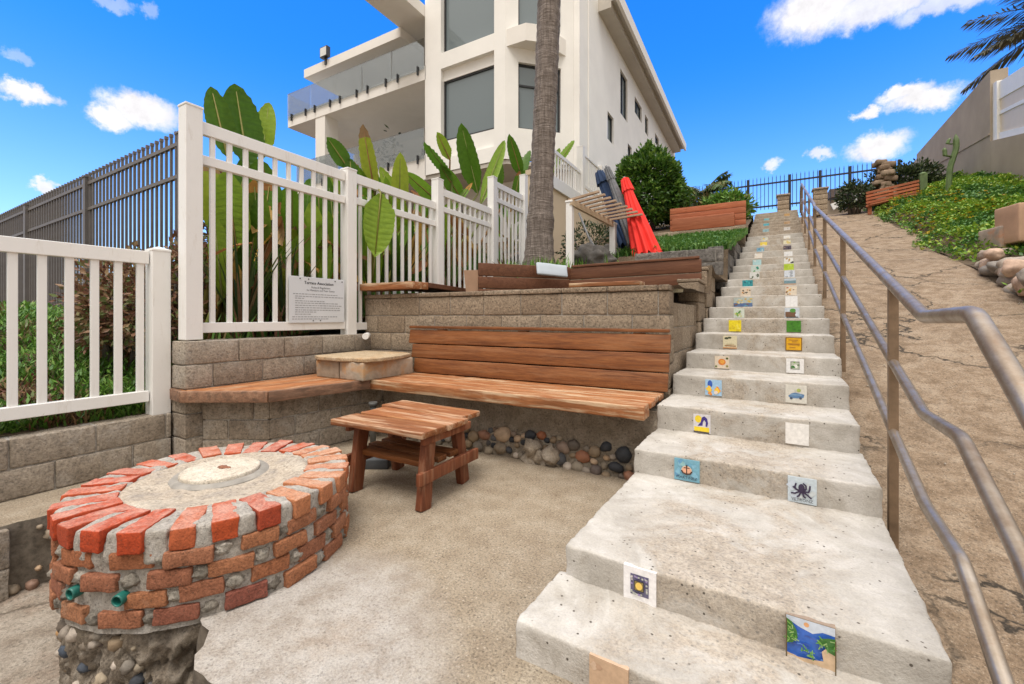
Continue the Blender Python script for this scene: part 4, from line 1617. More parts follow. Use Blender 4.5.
# four courses of stretcher bricks with stones in the joints
mb, joint = MB(), []
NB = 17
for c_ in range(4):
    zc = .236 - c_ * .0675
    for k in range(NB):
        a = 2 * math.pi * (k + (.5 if c_ % 2 else .0) + .12 * c_ + random.uniform(-.10, .10)) / NB + .1
        ln = random.uniform(.130, .154)
        if any(abs((a - pa_ + math.pi) % (2 * math.pi) - math.pi) < .095 and abs(zc - pz_) < .036 for pa_, pz_ in pipe_at):
            continue
        rad = Vector((math.cos(a), math.sin(a), 0))
        tan = Vector((-math.sin(a), math.cos(a), 0))
        c = polar(a, PR - .045 + random.uniform(-.006, .008), zc + random.uniform(-.004, .004))
        Mx = frame(c, rad, tan) @ Matrix.Rotation(random.uniform(-.05, .05), 4, 'X') @ Matrix.Rotation(random.uniform(-.05, .05), 4, 'Z')
        mb.rock((.11, ln, random.uniform(.056, .062)), Mx, r=.006, step=.016, amp=.004, freq=40, amp2=.004)
        a2 = a + math.pi / NB
        if random.random() < .9:
            rr = random.uniform(.026, .032)
            ms = MB()
            joint.append(ms)
            ms.blob(polar(a2, PR - .022, zc), rr * random.uniform(.9, 1.2), rr * 1.25, rr, seed=k + c_ * 20, amp=.4, freq=2.5)
mb.build('wall_brick', M['brick'], pit)
M['joint'] = m_island('joint_stones', [(0, (.26, .23, .19)), (.5, (.38, .34, .28)), (1, (.52, .47, .40))], nscale=40, bmp=1.0, namt=.5, obj=True, gr=(90, .6, 1.25, .4))
for ms in joint:
    ms.build('joint_stone', M['joint'], pit)
# lid
mb = MB()
lc = PIT + Vector((-.10, .045, 0))
vs, fs = [], []
prof = [(.0, .318), (.06, .318), (.12, .318), (.162, .3178), (.168, .316), (.170, .311), (.171, .30), (.171, .28)]
prof = [(r, z + PZ) for r, z in prof]
for j, (r, z) in enumerate(prof):
    for k in range(48):
        a = 2 * math.pi * k / 48
        w = 1 + .012 * noise.noise(Vector((math.cos(a) * 2, math.sin(a) * 2, 0)))
        vs.append(lc + Vector((r * w * math.cos(a), r * w * math.sin(a), z + (.0025 * noise.noise(Vector((math.cos(a) * r * 30, math.sin(a) * r * 30, 2))) if j < 4 else 0))))
for j in range(len(prof) - 1):
    for k in range(48):
        fs.append((j * 48 + k, j * 48 + (k + 1) % 48, (j + 1) * 48 + (k + 1) % 48, (j + 1) * 48 + k))
mb.add(vs, fs, 0, True)
lid = mb.build('lid', M['lid'], pit)
mb = MB()
mb.blob(lc + Vector((.0, .01, .318 + PZ)), .032, .020, .007, seed=3, amp=.4, freq=3)
mb.blob(lc + Vector((.03, .018, .318 + PZ)), .016, .010, .006, seed=8, amp=.4, freq=3)
mb.build('handle_stub', m_plain('rusty_iron', (.22, .09, .05), .9, var=.3, scale=60), lid)
mb = MB()
for r0, z in ((.205, .2955),):
    vs = []
    for k in range(48):
        a = 2 * math.pi * k / 48
        vs += [lc + Vector((.17 * math.cos(a), .17 * math.sin(a), .300 + PZ)), lc + Vector((.198 * math.cos(a), .198 * math.sin(a), .300 + PZ)), lc + Vector((.212 * math.cos(a), .212 * math.sin(a), .288 + PZ))]
    mb.add(vs, [(3 * k, 3 * k + 1, (3 * k + 4) % 144, (3 * k + 3) % 144) for k in range(48)] + [(3 * k + 1, 3 * k + 2, (3 * k + 5) % 144, (3 * k + 4) % 144) for k in range(48)], 0, True)
mb.build('lid_collar', m_plain('dark_collar', (.27, .25, .22), .9, var=.2, scale=20, bmp=.5), pit)
# exposed rubble footing
mb = MB()
vs, fs = [], []
zs, nA = ticks(-.60, .012, .022), 240
for j, z in enumerate(zs):
    for k in range(nA):
        a = 2 * math.pi * k / nA
        p = Vector((math.cos(a) * 5, math.sin(a) * 5, z * 8))
        r = PR - .025 + .045 * noise.noise(p) + .045 * noise.noise(p * 2.7) + .03 * noise.noise(p * 6) + .018 * noise.noise(p * 14)
        r = min(r, PR - .01)
        vs.append(polar(a, r, z))
fs = [(j * nA + k, j * nA + (k + 1) % nA, (j + 1) * nA + (k + 1) % nA, (j + 1) * nA + k) for j in range(len(zs) - 1) for k in range(nA)]
mb.add(vs, fs, 0, True)
mb.build('rubble_footing', m_concrete('rubble_face', (.27, .22, .165), (.12, .095, .07), (.44, .38, .31), speck=.5, stain=(.10, .09, .06), stain_amt=.8, bmp=1.0, scale=2.2), pit)
q = random.Random(5)
for k in range(150):
    a = q.uniform(math.pi * .93, math.pi * 1.72)
    z = q.uniform(-.40, -.035)
    r = q.choice([.009, .012, .016, .022, .028])
    mb = MB()
    mb.blob(polar(a, PR - .032 + .035 * noise.noise(Vector((math.cos(a) * 5, math.sin(a) * 5, z * 8))), z), r * q.uniform(1, 1.4), r * q.uniform(.9, 1.3), r, seed=k, amp=.3, freq=2, rot=q.uniform(-.6, .6), seg=10, rings=7)
    mb.build('footing_stone', M['pebble_loose'], pit)
# stones in the broken slab edge beside the pit
mb = MB()
for k in range(16):
    i = q.randrange(2, 6)
    (x0, y0), (x1, y1) = edge0[i], edge0[i + 1]
    w = q.random()
    r = q.choice([.014, .02, .028])
    mb.blob((x0 + (x1 - x0) * w, y0 + (y1 - y0) * w - .005, q.uniform(-.36, -.05)), r * 1.3, r, r, seed=k + 300, amp=.35, freq=2.2, seg=10, rings=7)
tag(mb.build('slab_edge_stones', M['pebble']), 'small dark stones showing in the broken slab edge behind the fire pit', 'stones', kind='stuff')

# ================================================================== LONG BENCH
bench = thing('wooden_bench', 'long weathered wooden bench with a three board backrest against the tan block wall', 'bench', (-1.8, 3.0, .5))
mb = MB()
xl, xr = -2.985, -.615
for k, (y0, y1) in enumerate([(2.70, 2.845), (2.852, 2.995), (3.002, 3.145), (3.152, 3.29)]):
    z0 = .468 if k == 0 else .510
    mb.rock((xr - xl + (.02 if k % 2 else 0), y1 - y0, .552 - z0), Matrix.Translation(((xl + xr) / 2, (y0 + y1) / 2, (z0 + .552) / 2 + random.uniform(-.0015, .0015))),
            r=.007, step=.07, amp=.005, freq=9, amp2=.003)
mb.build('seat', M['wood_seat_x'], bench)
mb = MB()
th_b = math.atan2(.075, .43)
for k in range(3):
    s0, s1 = .0 + k * .1425, .135 + k * .1425
    sm = (s0 + s1) / 2
    c = Vector((0, 3.275 + math.sin(th_b) * sm, .556 + math.cos(th_b) * sm))
    x0 = -2.985 - .052 * k
    x1 = -.575 + .004 * k
    c.x = (x0 + x1) / 2
    mb.rock((x1 - x0, .036, s1 - s0), frame(c, (1, 0, 0), (0, math.cos(th_b), -math.sin(th_b))), r=.006, step=.08, amp=.003, freq=8, amp2=.003)
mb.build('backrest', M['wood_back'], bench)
mb = MB()
mb.rock((2.52, .062, .026), Matrix.Translation((-1.835, 3.350, .998)), r=.006, step=.08, amp=.003, freq=8)
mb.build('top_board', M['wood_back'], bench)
for x in (-2.7, -1.8, -.8):
    mb = MB()
    mb.box((x - .04, 3.335, .56), (x + .04, 3.395, .98))
    mb.build('back_support', M['wood_back'], bench)

corner = thing('corner_seat', 'short weathered wooden corner seat with a cut off end against the grey block wall', 'bench', (-3.45, 2.3, .5))
back = [(-3.73, 2.86), (-3.73, 2.2), (-3.735, 1.72), (-3.95, 1.70)]
front = [(-2.995, 2.70), (-3.17, 1.91), (-3.71, 1.595), (-4.0, 1.635)]
mb = MB()
NS = 5
for k in range(NS):
    ta, tb = k / NS + .006, (k + 1) / NS - .006
    A_ = [(b[0] + (f_[0] - b[0]) * ta, b[1] + (f_[1] - b[1]) * ta) for b, f_ in zip(back, front)]
    B_ = [(b[0] + (f_[0] - b[0]) * tb, b[1] + (f_[1] - b[1]) * tb) for b, f_ in zip(back, front)]
    mb.prism(A_ + B_[::-1], .512, .551)
mb.build('seat', M['wood_seat_y'], corner, bevel=.005)
mb = MB()
for (a, b) in zip(front, front[1:]):
    a_, b_ = Vector((*a, .5095)), Vector((*b, .5095))
    d = (b_ - a_).normalized()
    nrm = Vector((d.y, -d.x, 0))
    Lg = (b_ - a_).length
    mb.rock((Lg + .012, .034, .083), frame((a_ + b_) / 2 - nrm * .012, d, (-nrm.x, -nrm.y, 0)), r=.006, step=.05, amp=.004, freq=12, amp2=.002)
m_f = m_wood('seat_edge_wood', (.29, .155, .095), (.10, .06, .04), (.40, .25, .165), 1, wear=.35, wearc=(.05, .04, .03))
mb.build('edge_board', m_f, corner)

# ================================================================== SMALL TABLE
table = thing('side_table', 'small weathered wooden slatted table with splayed legs beside the fire pit', 'table', (-2.0, 2.1, 0))
mb = MB()
for k, (y0, y1, dx, sk) in enumerate([(1.835, 2.05, -.01, .00), (2.062, 2.275, .0, .014), (2.288, 2.50, -.055, .0)]):
    mb.rock((.76 - .02 * k, y1 - y0, .036), Matrix.Translation((-1.985 + dx, (y0 + y1) / 2, .436 + .0012 * k)) @ Matrix.Rotation(sk, 4, 'Z') @ Matrix.Rotation(.012 * (k - 1), 4, 'Y'), r=.006, step=.045, amp=.004, freq=14, amp2=.003)
mb.build('tabletop', M['wood_table'], table)
feet = {(0, 0): (-2.225, 1.90), (1, 0): (-1.67, 1.905), (1, 1): (-1.72, 2.36), (0, 1): (-2.285, 2.34)}
tops = {(0, 0): (-2.235, 1.965), (1, 0): (-1.685, 1.97), (1, 1): (-1.725, 2.29), (0, 1): (-2.285, 2.28)}
for kx in feet:
    a, b = feet[kx], tops[kx]
    mb = MB()
    A_, B_ = Vector((*a, 0.0)), Vector((*b, .418))
    c = (A_ + B_) / 2
    zax = (B_ - A_).normalized()
    xax = Vector((1, 0, 0))
    yax = zax.cross(xax).normalized()
    mb.rock((.046, .088, (B_ - A_).length), frame(c, xax, yax, zax), r=.005, step=.05, amp=.003, freq=12)
    mb.build('leg', M['wood_leg'], table)
for (kx, off, z) in ((0, -.037, .185), (1, .037, .185)):
    mb = MB()
    a, b = feet[(kx, 0)], feet[(kx, 1)]
    mb.rock((.03, .58, .072), Matrix.Translation(((a[0] + b[0]) / 2 + off, (a[1] + b[1]) / 2 + .005, z)), r=.005, step=.05, amp=.003)
    mb.build('cross_brace', M['wood_leg'], table)
    mb = MB()
    mb.rock((.034, .46, .05), Matrix.Translation(((tops[(kx, 0)][0] + tops[(kx, 1)][0]) / 2 + off, 2.125, .392)), r=.005, step=.05, amp=.003)
    mb.build('top_batten', M['wood_leg'], table)
mb = MB()
for y in (1.985, 2.10, 2.215):
    mb.rock((.60, .082, .034), Matrix.Translation((-1.985, y, .236)), r=.005, step=.05, amp=.003)
mb.build('shelf', M['wood_back'], table)

# small things behind the table
mb = MB()
p = on_y(373, 402, 2.62)
mb.tube([(p.x, p.y, 0), (p.x, p.y, p.z - .02)], .024, 12)
mb.tube([(p.x, p.y, p.z - .03), (p.x, p.y, p.z)], .036, 12)
tag(mb.build('standpipe', m_plain('grey_pipe', (.085, .085, .08), .6, var=.2)), 'short dark capped pipe standing under the bench corner behind the small table', 'pipe')
mb = MB()
p = on_z(376, 462, .03)
mb.rock((.22, .15, .07), Matrix.Translation((p.x, p.y, .035)) @ Matrix.Rotation(.5, 4, 'Z'), r=.008, step=.04, amp=.004)
tag(mb.build('loose_block', m_plain('slate_block', (.075, .08, .085), .8, var=.25, bmp=.5)), 'loose dark grey block lying on the ground under the small table', 'block')

# ================================================================== WHITE FENCES
FX = -3.82
fence = thing('picket_fence', 'tall white vinyl picket fence stepping up along the block wall', 'fence', (FX, 1.69, .92))


def post(parent, x, y, z0, z1, w=.118, name='post'):
    mb = MB()
    mb.box((x - w / 2, y - w / 2, z0), (x + w / 2, y + w / 2, z1 - .02))
    mb.box((x - w / 2 - .004, y - w / 2 - .004, z1 - .03), (x + w / 2 + .004, y + w / 2 + .004, z1 - .012))
    q = w / 2 + .002
    mb.add([(x - q, y - q, z1 - .012), (x + q, y - q, z1 - .012), (x + q, y + q, z1 - .012), (x - q, y + q, z1 - .012), (x, y, z1 + .012)],
           [(0, 1, 4), (1, 2, 4), (2, 3, 4), (3, 0, 4)])
    return mb.build(name, M['vinyl'], parent, bevel=.004)


def bay(parent, x, y0, y1, zt, zb, mid=None, pw_=.038, sp=.130, rail_h=.10, railz=None, first=None, pick=None):
    railw = .05
    for nm, z, h in (('top_rail', zt - rail_h / 2, rail_h), ('mid_rail', mid, .075), ('bottom_rail', zb + .04, .08)):
        if z is None:
            continue
        mb = MB()
        mb.box((x - railw / 2, y0, z - h / 2), (x + railw / 2, y1, z + h / 2))
        mb.build(nm, M['vinyl'], parent, bevel=.004)
    n_ = max(1, round((y1 - y0) / sp))
    y = (y0 + (y1 - y0 - (n_ - 1) * sp) / 2) if first is None else first
    proto = None
    while y < y1 - .02:
        if proto is None:
            mb = MB()
            mb.box((x - .0125, y - pw_ / 2, zb + .07), (x + .0125, y + pw_ / 2, zt - rail_h + .01))
            proto = mb.build('picket', M['vinyl'], parent, bevel=.003, loc=(x, y, zb))
            base_y = proto.location.y
            y00 = y
        else:
            c = proto.copy()
            col.objects.link(c)
            c.parent = parent
            c.location.y = base_y + (y - y00)
        y += sp


for (y, z0, z1) in ((1.69, .925, 2.74), (3.175, .90, 2.69), (4.65, 1.0, 2.99), (6.05, 1.55, 3.41), (7.14, 1.8, 3.75)):
    post(fence, FX, y, z0, z1)
bay(fence, FX, 1.755, 3.11, 2.635, .975, mid=2.335, first=1.842)
bay(fence, FX, 3.24, 4.585, 2.65, .96, mid=2.36)
bay(fence, FX, 4.715, 5.985, 2.87, 1.25, mid=2.59)
bay(fence, FX, 6.115, 7.075, 3.35, 1.6, mid=3.05)

low = thing('picket_fence', 'short white vinyl picket fence on the low grey block wall at the left', 'fence', (-3.98, 1.2, .37))
post(low, -3.985, 1.545, .365, 1.625)
post(low, -3.985, -1.3, .365, 1.625)
bay(low, -3.985, -1.23, 1.48, 1.59, .47, pw_=.044, sp=.1265, rail_h=.095, first=.80 - 16 * .1265)

tf = thing('terrace_fence', 'white picket fence on top of the tan stucco wall beside the house', 'fence', (-3.85, 8.5, 4.0))
post(tf, -3.85, 10.2, 4.03, 5.32, .16)
mb = MB()
mb.box((-3.80, 7.72, 3.80), (-3.74, 12.6, 4.06))
mb.build('base_board', M['vinyl'], tf, bevel=.005)
bay(tf, -3.85, 8.1, 10.12, 4.70, 4.02, sp=.155, pw_=.05, rail_h=.08)
bay(tf, -3.85, 10.28, 12.6, 5.2, 4.35, sp=.155, pw_=.05, rail_h=.05)
mb = MB()
mb.box((-4.05, 7.7, 1.6), (-3.79, 12.7, 4.01))
mb.box((-4.07, 7.68, 3.93), (-3.765, 12.72, 4.03))
tag(mb.build('stucco_wall', m_plain('beige_stucco', (.62, .50, .36), .95, var=.06, scale=1.2, bmp=.4)), 'tan stucco retaining wall behind the palm trunk', 'wall')

# white capped pipe end at the fence foot
mb = MB()
mb.tube([(-3.70, 3.33, .90), (-3.64, 3.24, .895)], .034, 16)
tag(mb.build('pipe_end', M['pvc']), 'white capped pipe end sticking out below the picket fence post', 'pipe')

# notice on the fence
sg = thing('notice_board', 'pale notice with small print fixed to the tall picket fence', 'sign', (FX + .045, 2.75, 1.25))
mb = MB()
y0, y1, z0, z1 = 2.47, 3.085, 1.045, 1.485
xf = FX + .042
mb.box((xf - .005, y0, z0), (xf, y1, z1))
mb.build('panel', M['sign'], sg, bevel=.002)
mb = MB()


def sign_text(s, yc, zc, size, mi, bold=False):
    vs, fs = text_shape(s, size)
    for o in ((0,) if not bold else (-.0012, .0012)):
        mb.add([(xf + .0012, yc + v.x + o, zc + v.y) for v in vs], fs, mi)


yc = (y0 + y1) / 2
sign_text('Terrace Association', yc + .01, z1 - .068, .040, 0, True)
sign_text('Rules & Regulations', yc + .03, z1 - .106, .027, 0)
sign_text('for Members and Their Guests', yc + .03, z1 - .134, .025, 0)
q = random.Random(3)
rows = [(.165, .04, .52), (.188, .06, .61), (.207, .06, .13), (.232, .06, .36), (.252, .06, .50), (.274, .06, .56), (.296, .06, .55), (.318, .06, .55), (.337, .06, .26), (.358, .06, .21), (.383, .03, .52), (.404, .03, .40)]
for (dz, a, b) in rows:
    y = y0 + a * (y1 - y0) / .615
    ye = y0 + b * (y1 - y0) / .615
    while y < ye:
        w = q.uniform(.012, .038)
        mb.add([(xf + .0012, y, z1 - dz - .0035), (xf + .0012, min(y + w, y1 - .02), z1 - dz - .0035), (xf + .0012, min(y + w, y1 - .02), z1 - dz + .0035), (xf + .0012, y, z1 - dz + .0035)], [(0, 1, 2, 3)], 1)
        y += w + .007
mb.build('lettering', [M['ink'], M['ink_faint']], sg)
for (y, z) in ((y0 + .11, z1 - .02), (y0 + .20, z1 - .02), (y0 + .5, z1 - .022), (y0 + .585, z1 - .022), (y0 + .25, z0 + .02), (y0 + .33, z0 + .02)):
    mb = MB()
    mb.tube([(xf - .001, y, z), (xf + .004, y, z)], .006, 10)
    mb.build('screw', M['ink'], sg)

# ================================================================== GREY METAL FENCE
gf = thing('metal_fence', 'dark grey metal picket fence running off behind the short white fence', 'fence', (-8, 2.3, 1.1))
GY = 2.3
gx0, gx1 = -16.5, -5.25


def gz(x):
    return 3.02 + (x + 5.3) * .018


for nm, dz in (('top_rail', -.05), ('mid_rail', -.40), ('bottom_rail', -1.75)):
    mb = MB()
    mb.beam((gx0, GY, gz(gx0) + dz), (gx1, GY, gz(gx1) + dz), .035, .04)
    mb.build(nm, M['metal_fence'], gf)
for x in (-15.6, -13.1, -10.58, -8.0, -5.35):
    mb = MB()
    mb.box((x - .045, GY - .045, z_hill(x, GY) - .2), (x + .045, GY + .045, gz(x) + .03))
    mb.box((x - .055, GY - .055, gz(x) + .03), (x + .055, GY + .055, gz(x) + .05))
    mb.build('post', M['metal_fence'], gf)
proto = None
npk = 98
for i in range(npk):
    x = gx1 - .03 - i * (gx1 - gx0) / npk
    if proto is None:
        mb = MB()
        mb.box((x - .010, GY - .012, 1.12), (x + .010, GY + .012, gz(x) + .09))
        mb.box((x - .014, GY - .016, gz(x) + .06), (x + .014, GY + .016, gz(x) + .095))
        proto = mb.build('picket', M['metal_fence'], gf, loc=(x, GY, 1.2))
        bl, x00 = proto.location.copy(), x
    else:
        c = proto.copy()
        col.objects.link(c)
        c.parent = gf
        c.location = bl + Vector((x - x00, 0, gz(x) - gz(x00)))

# ================================================================== BLACK IRON FENCE AT THE TOP
IF = thing('iron_fence', 'black iron picket fence along the top of the slope against the sky', 'fence', (1, 16.5, 4.5))
IY = 16.5
for nm, z in (('top_rail', 5.46), ('bottom_rail', 4.72)):
    mb = MB()
    mb.beam((-3.6, IY, z), (3.6, IY, z), .03, .05)
    mb.build(nm, M['iron'], IF)
for x in (-2.4, -.35, .83, 1.62, 2.37, 3.5):
    mb = MB()
    mb.box((x - .032, IY - .032, 4.2), (x + .032, IY + .032, 5.66))
    mb.build('post', M['iron'], IF)
proto = None
for i in range(64):
    x = -3.5 + i * .11
    if proto is None:
        mb = MB()
        mb.box((x - .009, IY - .009, 4.62), (x + .009, IY + .009, 5.62))
        mb.add([(x - .011, IY - .011, 5.62), (x + .011, IY - .011, 5.62), (x + .011, IY + .011, 5.62), (x - .011, IY + .011, 5.62), (x, IY, 5.72)], [(0, 1, 4), (1, 2, 4), (2, 3, 4), (3, 0, 4)])
        proto = mb.build('picket', M['iron'], IF, loc=(x, IY, 4.6))
        bl = proto.location.copy()
    else:
        c = proto.copy()
        col.objects.link(c)
        c.parent = IF
        c.location.x = bl.x + i * .11

# stone gate pillars at the head of the stairs
for (u, w, lab, zt) in ((783, .30, 'narrow stone pillar at the left head of the stairs', 4.80), (820, .34, 'stone pillar right of the handrail at the head of the stairs', 4.86)):
    p = on_y(u, 200, 15.75)
    t = thing('stone_pillar', lab, 'pillar', (p.x, p.y, 4.2))
    mb = MB()
    for k in range(5):
        mb.rock((w, .3, (zt - 4.1) / 5 - .008), Matrix.Translation((p.x, p.y, 4.1 + (k + .5) * (zt - 4.1) / 5)), r=.014, step=.07, amp=.008)
    mb.build('block', M['block'], t)
    mb = MB()
    mb.rock((w + .06, .36, .05), Matrix.Translation((p.x, p.y, zt + .025)), r=.01, step=.08, amp=.004)
    mb.build('cap', M['block_grey'], t)

# ================================================================== TERRACE THINGS BEHIND THE BLOCK WALL
pb = thing('planter_bench', 'dark brown board bench back running along the planter below the palm', 'bench', (-1.6, 5.2, 1.4))
mb = MB()
for k in range(2):
    z0, z1 = [(1.44, 1.575), (1.585, 1.73)][k]
    mb.rock((1.56, .04, z1 - z0), Matrix.Translation((-1.34, 5.20, (z0 + z1) / 2)) @ Matrix.Rotation(-.012, 4, 'Y'), r=.005, step=.1, amp=.003)
mb.build('long_panel', M['wood_dark'], pb)
mb = MB()
a_, b_ = Vector((-2.115, 5.19, 0)), Vector((-2.87, 4.24, 0))
dd = (b_ - a_).normalized()
for (z0, z1) in ((1.35, 1.43), (1.44, 1.575), (1.585, 1.735)):
    mb.rock(((b_ - a_).length, .04, z1 - z0), frame((a_ + b_) / 2 + Vector((0, 0, (z0 + z1) / 2)), dd, (-dd.y, dd.x, 0)), r=.005, step=.1, amp=.003)
mb.build('angled_panel', M['wood_dark'], pb)
mb = MB()
mb.rock((1.5, .06, .03), Matrix.Translation((-1.33, 5.2, 1.75)) @ Matrix.Rotation(-.012, 4, 'Y'), r=.005, step=.1, amp=.002)
mb.build('top_board', M['wood_dark'], pb)

ws = thing('wall_seat', 'weathered board seat laid on the left end of the tan block wall', 'bench', (-3.4, 3.7, 1.38))
mb = MB()
mb.rock((.86, .24, .075), Matrix.Translation((-3.47, 3.43, 1.425)), r=.006, step=.05, amp=.004)
mb.build('front_board', M['wood_seat_x'], ws)
mb = MB()
A_ = [(-3.76, 3.56), (-3.05, 3.32), (-3.35, 5.0), (-3.76, 5.0)]
mb.prism([(-3.74, 3.56), (-3.06, 3.56), (-3.36, 4.95), (-3.74, 4.95)], 1.415, 1.468)
mb.build('long_board', M['wood_dark'], ws, bevel=.005)

t = thing('plant_pot', 'small square terracotta pot with a green tuft beside the picket fence', 'plant pot', (-3.02, 4.35, 1.40))
mb = MB()
Mx = Matrix.Translation((-3.02, 4.36, 0)) @ Matrix.Rotation(.3, 4, 'Z')
w0, w1 = .075, .095
vs = [Mx @ Vector((s * w, q_ * w, z)) for (w, z) in ((w0, 1.40), (w1, 1.66), (w1 - .015, 1.66), (w1 - .02, 1.62)) for (s, q_) in ((-1, -1), (1, -1), (1, 1), (-1, 1))]
mb.add(vs, [(j * 4 + k, j * 4 + (k + 1) % 4, j * 4 + 4 + (k + 1) % 4, j * 4 + 4 + k) for j in range(3) for k in range(4)] + [(12, 13, 14, 15)])
mb.build('pot', M['terracotta'], t)

mb = MB()
c0 = on_y(552, 270, 4.86)
mb.rock((.42, .038, .16), frame(c0, Vector((dd.x * -1, dd.y * -1, -.06)), Vector((dd.y * -1, dd.x, .35))), r=.025, step=.04, amp=.004)
tag(mb.build('cushion', M['cushion']), 'pale blue folded cushion hung over the dark planter bench back', 'cushion')

mb = MB()
pa, pb_ = on_y(571, 286, 4.1), on_y(641, 286, 4.1)
mb.rock((pb_.x - pa.x, .22, .04), Matrix.Translation(((pa.x + pb_.x) / 2, 4.15, 1.415)), r=.006, step=.08, amp=.003)
tag(mb.build('loose_plank', M['wood_seat_x']), 'loose weathered plank lying on the terrace behind the long block wall', 'plank')
M['moss'] = m_concrete('mossy_slab', (.46, .43, .30), (.36, .34, .20), (.56, .52, .42), stain=(.36, .38, .16), stain_amt=.6)
for u0, u1, s, lab in ((462, 545, 3, 'long pale paving slab on the terrace edge in front of the terracotta pot'), (548, 576, 4, 'short mossy paving slab on the terrace edge below the pale cushion'),
                       (640, 680, 9, 'pale mossy paving slab at the right end of the long tan block wall')):
    a_, b_ = on_y(u0, 289, 3.9), on_y(u1, 289, 3.9)
    mb = MB()
    mb.rock((b_.x - a_.x, .3, .05), Matrix.Translation(((a_.x + b_.x) / 2, 3.95, 1.338)), r=.015, step=.06, amp=.01, seed=s)
    tag(mb.build('paving_slab', M['moss']), lab, 'paving slab')

# slatted rack
rk = thing('slatted_rack', 'white posted rack carrying wooden slats beside the folded umbrellas', 'rack', (-2.4, 6.8, 1.9))
pA, pB = on_y(570, 203, 6.3), on_y(613, 225, 7.35)
for p in (pA, pB):
    mb = MB()
    mb.box((p.x - .05, p.y - .05, 1.7), (p.x + .05, p.y + .05, p.z))
    mb.box((p.x - .06, p.y - .06, p.z), (p.x + .06, p.y + .06, p.z + .03))
    mb.build('post', M['vinyl'], rk, bevel=.006)
mb = MB()
mb.beam(pA + Vector((.03, -.05, .0)), pB + Vector((.03, .05, -.01)), .05, .09)
mb.build('rail', m_wood('pale_rail_wood', (.55, .43, .30), (.42, .31, .2), (.66, .55, .42), 1), rk)
N_S = 9
for i in range(N_S):
    w = (i + .3) / N_S
    p = pA.lerp(pB, w)
    mb = MB()
    e = Vector((.50 + .012 * i, -.06, .05 - .004 * i))
    mb.beam(p + Vector((-.04, 0, .06)), p + Vector((-.04, 0, .06)) + e, .05, .03)
    mb.build('slat', M['wood_lath'], rk)


def umbrella(label, top, foot, canopy0, canopy1, r0, r1, mat_, pole_mat, folds=9, flare=1.0, grp='folded umbrellas leaning by the rack'):
    """closed umbrella: pole from foot to top; canopy from canopy0 to canopy1 (fractions of the pole)"""
    top, foot = Vector(top), Vector(foot)
    t = thing('folded_umbrella', label, 'umbrella', foot, grp)
    mb = MB()
    mb.tube([foot, top], .021, 10)
    mb.build('pole', pole_mat, t)
    ax = (top - foot)
    L = ax.length
    ax.normalize()
    q1 = ax.cross(Vector((0, 1, 0))).normalized()
    q2 = ax.cross(q1)
    mb = MB()
    vs, fs = [], []
    nK, nJ = folds * 8, 26
    for j in range(nJ + 1):
        w = j / nJ                       # 0 at the tip
        s = canopy1 + (canopy0 - canopy1) * w
        base = r0 + (r1 - r0) * (w ** flare) + (.012 if w < .12 else 0) * (1 - w / .12)
        if w < .02:
            base *= .35
        for k in range(nK):
            a = 2 * math.pi * k / nK
            fold = 1 + (.05 + .13 * w) * math.cos(folds * a + .9 * math.sin(5 * w)) + .1 * noise.noise(Vector((math.cos(a) * 2, math.sin(a) * 2, w * 4)))
            drop = .05 * math.cos(folds * a) * w * w
            vs.append(foot + ax * (L * s - drop) + (q1 * math.cos(a) + q2 * math.sin(a)) * base * fold)
    for j in range(nJ):
        for k in range(nK):
            fs.append((j * nK + k, j * nK + (k + 1) % nK, (j + 1) * nK + (k + 1) % nK, (j + 1) * nK + k))
    mb.add(vs, fs, 0, True)
    mb.build('canopy', mat_, t)
    mb = MB()
    c = foot + ax * (L * (canopy1 - .12 * (canopy1 - canopy0)))
    vs, fs = [], []
    for j in range(5):
        w = j / 4
        for k in range(nK):
            a = 2 * math.pi * k / nK
            vs.append(foot + ax * L * (canopy1 - (.02 + .16 * w) * (canopy1 - canopy0)) + (q1 * math.cos(a) + q2 * math.sin(a)) * (r0 * (.8 + .75 * w) + .02 + .012 * math.cos(folds * a)))
    for j in range(4):
        for k in range(nK):
            fs.append((j * nK + k, j * nK + (k + 1) % nK, (j + 1) * nK + (k + 1) % nK, (j + 1) * nK + k))
    mb.add(vs, fs, 0, True)
    mb.build('top_flap', mat_, t)
    return t


UY = 7.55
umbrella('bright red folded umbrella leaning beside the green bush', on_y(624, 177, UY - .1), on_y(650, 266, UY - .25), .10, .99, .05, .225, M['fabric_red'], M['alu'], 11, 1.1)
umbrella('navy blue folded umbrella leaning behind the slatted rack', on_y(598, 170, UY + .15), on_y(636, 268, UY + .0), .22, .99, .06, .13, M['fabric_navy'], M['alu'], 8, .7)
umbrella('slim striped grey folded umbrella leaning between the navy and the red one', on_y(606, 166, UY), on_y(645, 268, UY - .1), .22, .995, .03, .13, M['fabric_grey'], M['alu'], 10, .8)
mb = MB()
mb.tube([on_y(579, 213, 7.2), on_y(601, 268, 7.0)], .018, 8)
tag(mb.build('leaning_pole', M['alu']), 'longer grey pole leaning under the slatted rack', 'pole')
mb = MB()
mb.tube([on_y(584, 228, 7.25), on_y(607, 268, 7.05)], .014, 8)
tag(mb.build('leaning_pole', M['alu']), 'shorter thin grey pole leaning beside the longer one under the slatted rack', 'pole')

